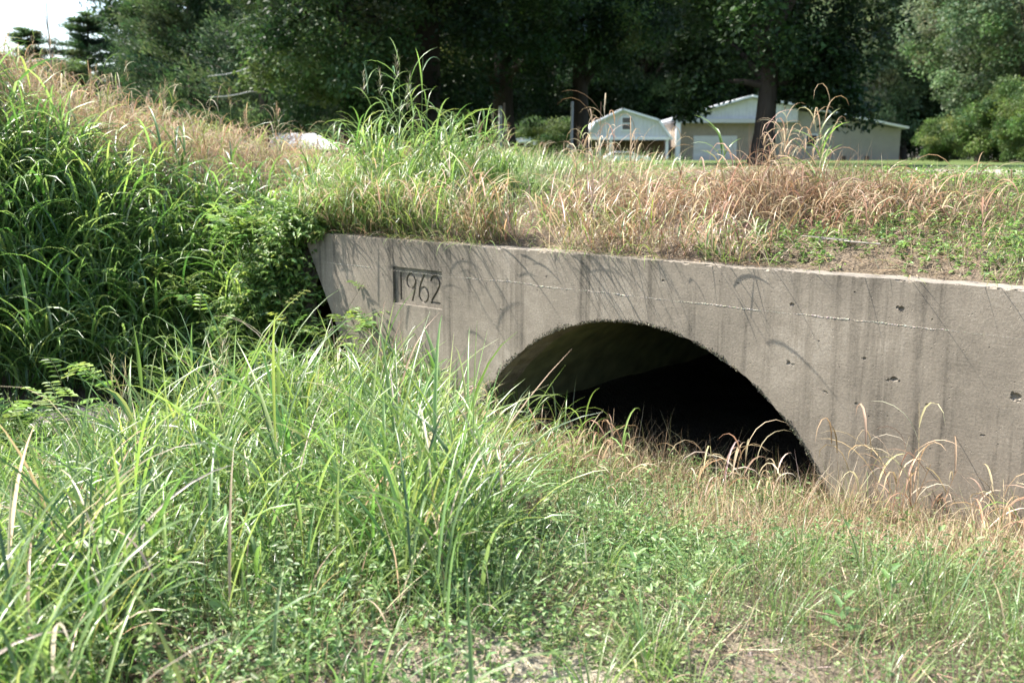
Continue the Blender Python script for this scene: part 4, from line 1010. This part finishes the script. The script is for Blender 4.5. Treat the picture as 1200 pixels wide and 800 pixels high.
bm_obj('roof', bm, M_metal, house)
bm = bmesh.new(); box(bm, 4.3, 5.3, 1.22, 1.297, 1.0, 2.1); w_ = bm_obj('window', bm, M_wtrim, house)
bm = bmesh.new(); box(bm, 4.4, 5.2, 1.19, 1.218, 1.1, 2.0); bm_obj('pane', bm, M_glass, w_)
for xx in (7.3, 9.2):
    bm = bmesh.new(); box(bm, xx, xx + .35, 1.25, 1.297, -.1, .35); bm_obj('vent', bm, M_brownw, house)
# low white shed at left
ls = empty('garden_shed', at(350, 40), .25); tag(ls, 'low white shed with a shallow pale roof behind the bank grass at left', 'shed')
bm = bmesh.new(); box(bm, -1.45, 1.2, 0, 2.4, -.3, .35); bm_obj('wall', bm, M_white, ls)
bm = bmesh.new()
v = [bm.verts.new(p) for p in ((-1.6, -.2, .36), (1.35, -.2, .36), (.55, 1.2, .80), (-1.5, 1.2, .80), (-1.6, 2.6, .36), (1.35, 2.6, .36))]
for f in ((0, 1, 2, 3), (4, 3, 2, 5), (1, 5, 2), (0, 3, 4), (0, 4, 5, 1)): bm.faces.new([v[i] for i in f])
bm_obj('roof', bm, M_metal, ls); ls.scale = (1.6, 1.25, 1.5)
# carport, tank, posts
cp = empty('carport', at(632, 58)); tag(cp, 'low white carport on thin posts under the dark trees', 'carport')
bm = bmesh.new(); prism(bm, [(-1.3, .74), (-1.25, .92), (0, 1.05), (1.35, .98), (1.4, .74), (0, .84)], 0, 3.0); bm_obj('roof', bm, M_car, cp)
for xx in (-1.0, -.62, .0, 1.2):
    bm = bmesh.new(); box(bm, xx - .04, xx + .04, .1, .18, -.1, .80); bm_obj('post', bm, M_wtrim, cp)
cp.scale = (1.35, 1.35, 1.4)
bm = bmesh.new(); bmesh.ops.create_uvsphere(bm, u_segments=20, v_segments=12, radius=1)
for v in bm.verts: v.co = Vector((v.co.x * .38, v.co.y * .9, max(v.co.z, -.8) * .52 + .55))
tk = bm_obj('tank', bm, M_tank); tk.location = at(634, 56); tk.scale = (1.3, 1.3, 1.4); tag(tk, 'rounded blue grey tank in front of the white carport', 'tank')
def post(px_, D_, H, rad, lab, col=(.46, .45, .43)):
    a = Acc(); k = np.linspace(0, 1, 6); tube(a, np.stack([.02 * k, 0 * k, -.2 + (H + .2) * k], -1), rad, col, 9); tube(a, np.array([[.02, 0, H - .012], [.02, 0, H + .02]]), np.array([rad * 1.2, .01]), col, 9)
    o = a.build('post', M_bark, loc=at(px_, D_)); return tag(o, lab, 'post', 'pale posts under the shade trees')
post(586, 33, 1.85, .06, 'pale grey post in front of the dark trunk left of the white carport')
post(590.5, 34, 2.0, .035, 'thin brownish post touching the pale grey one', (.25, .2, .16))
post(668, 34, 2.05, .05, 'pale post close to the trunk left of the white barn')
# parked car in front of the barn
car = empty('parked_car', at(733, 62)); tag(car, 'white car mostly hidden by grass in front of the white barn', 'car')
bm = bmesh.new(); prism(bm, [(-1.15, -.02), (1.2, -.02), (1.22, .12), (1.1, .20), (.55, .24), (.25, .42), (-.65, .44), (-1.0, .26), (-1.17, .2)], 0, 1.3)
bmesh.ops.bevel(bm, geom=bm.edges[:], offset=.03, segments=2, affect='EDGES'); bm_obj('body', bm, M_car, car)
bm = bmesh.new(); prism(bm, [(-.85, .27), (.42, .26), (.2, .40), (-.62, .41)], -.015, -.004); bm_obj('side_window', bm, M_glass, car)
for xx in (-.72, .75):
    bm = bmesh.new(); bmesh.ops.create_cone(bm, cap_ends=True, segments=24, radius1=.17, radius2=.17, depth=.14); w_ = bm_obj('wheel', bm, M_rub, car); w_.rotation_euler = (R(90), 0, 0); w_.location = (xx, .06, -.01)
car.scale = (1.2, 1.2, 1.35)
# ------------------------------------------------------------------ camera, light, world
cam = bpy.data.objects.new('camera', bpy.data.cameras.new('camera')); COL.objects.link(cam)
cam.location = (0, 0, EYE); cam.rotation_euler = (R(90 - 10.56), 0, 0)
cam.data.sensor_width = 36; cam.data.lens = 34.6; cam.data.clip_end = 3000; cam.data.clip_start = .05
cam.data.dof.use_dof = True; cam.data.dof.focus_distance = 5.6; cam.data.dof.aperture_fstop = 2.6
SC.camera = cam
trav = np.array([.60, -.165, -.87]); trav /= np.linalg.norm(trav)
ts = -trav
sun = bpy.data.lights.new('sun', 'SUN'); sun.energy = 5.0; sun.angle = R(.53); sun.color = (1, .955, .88)
so = bpy.data.objects.new('sun', sun); COL.objects.link(so)
so.rotation_euler = Vector(trav).to_track_quat('-Z', 'Y').to_euler(); so.location = (-20, 5, 40)
W = bpy.data.worlds.new('World'); SC.world = W; W.use_nodes = True
nt = W.node_tree; bg = nt.nodes['Background']
sk = nt.nodes.new('ShaderNodeTexSky'); sk.sky_type = 'NISHITA'; sk.sun_disc = False
sk.sun_elevation = math.asin(ts[2]); sk.sun_rotation = math.atan2(ts[0], ts[1]); sk.dust_density = 2.0; sk.air_density = 1.0
nt.links.new(sk.outputs[0], bg.inputs[0]); bg.inputs[1].default_value = .15
vs = SC.view_settings; vs.view_transform = 'Standard'; vs.look = 'None'; vs.exposure = 1.42; vs.gamma = 1; vs.use_curve_mapping = False
SC.render.engine = 'CYCLES'
SC.cycles.max_bounces = 8; SC.cycles.transmission_bounces = 6; SC.cycles.diffuse_bounces = 4; SC.cycles.glossy_bounces = 2
SC.cycles.use_denoising = True
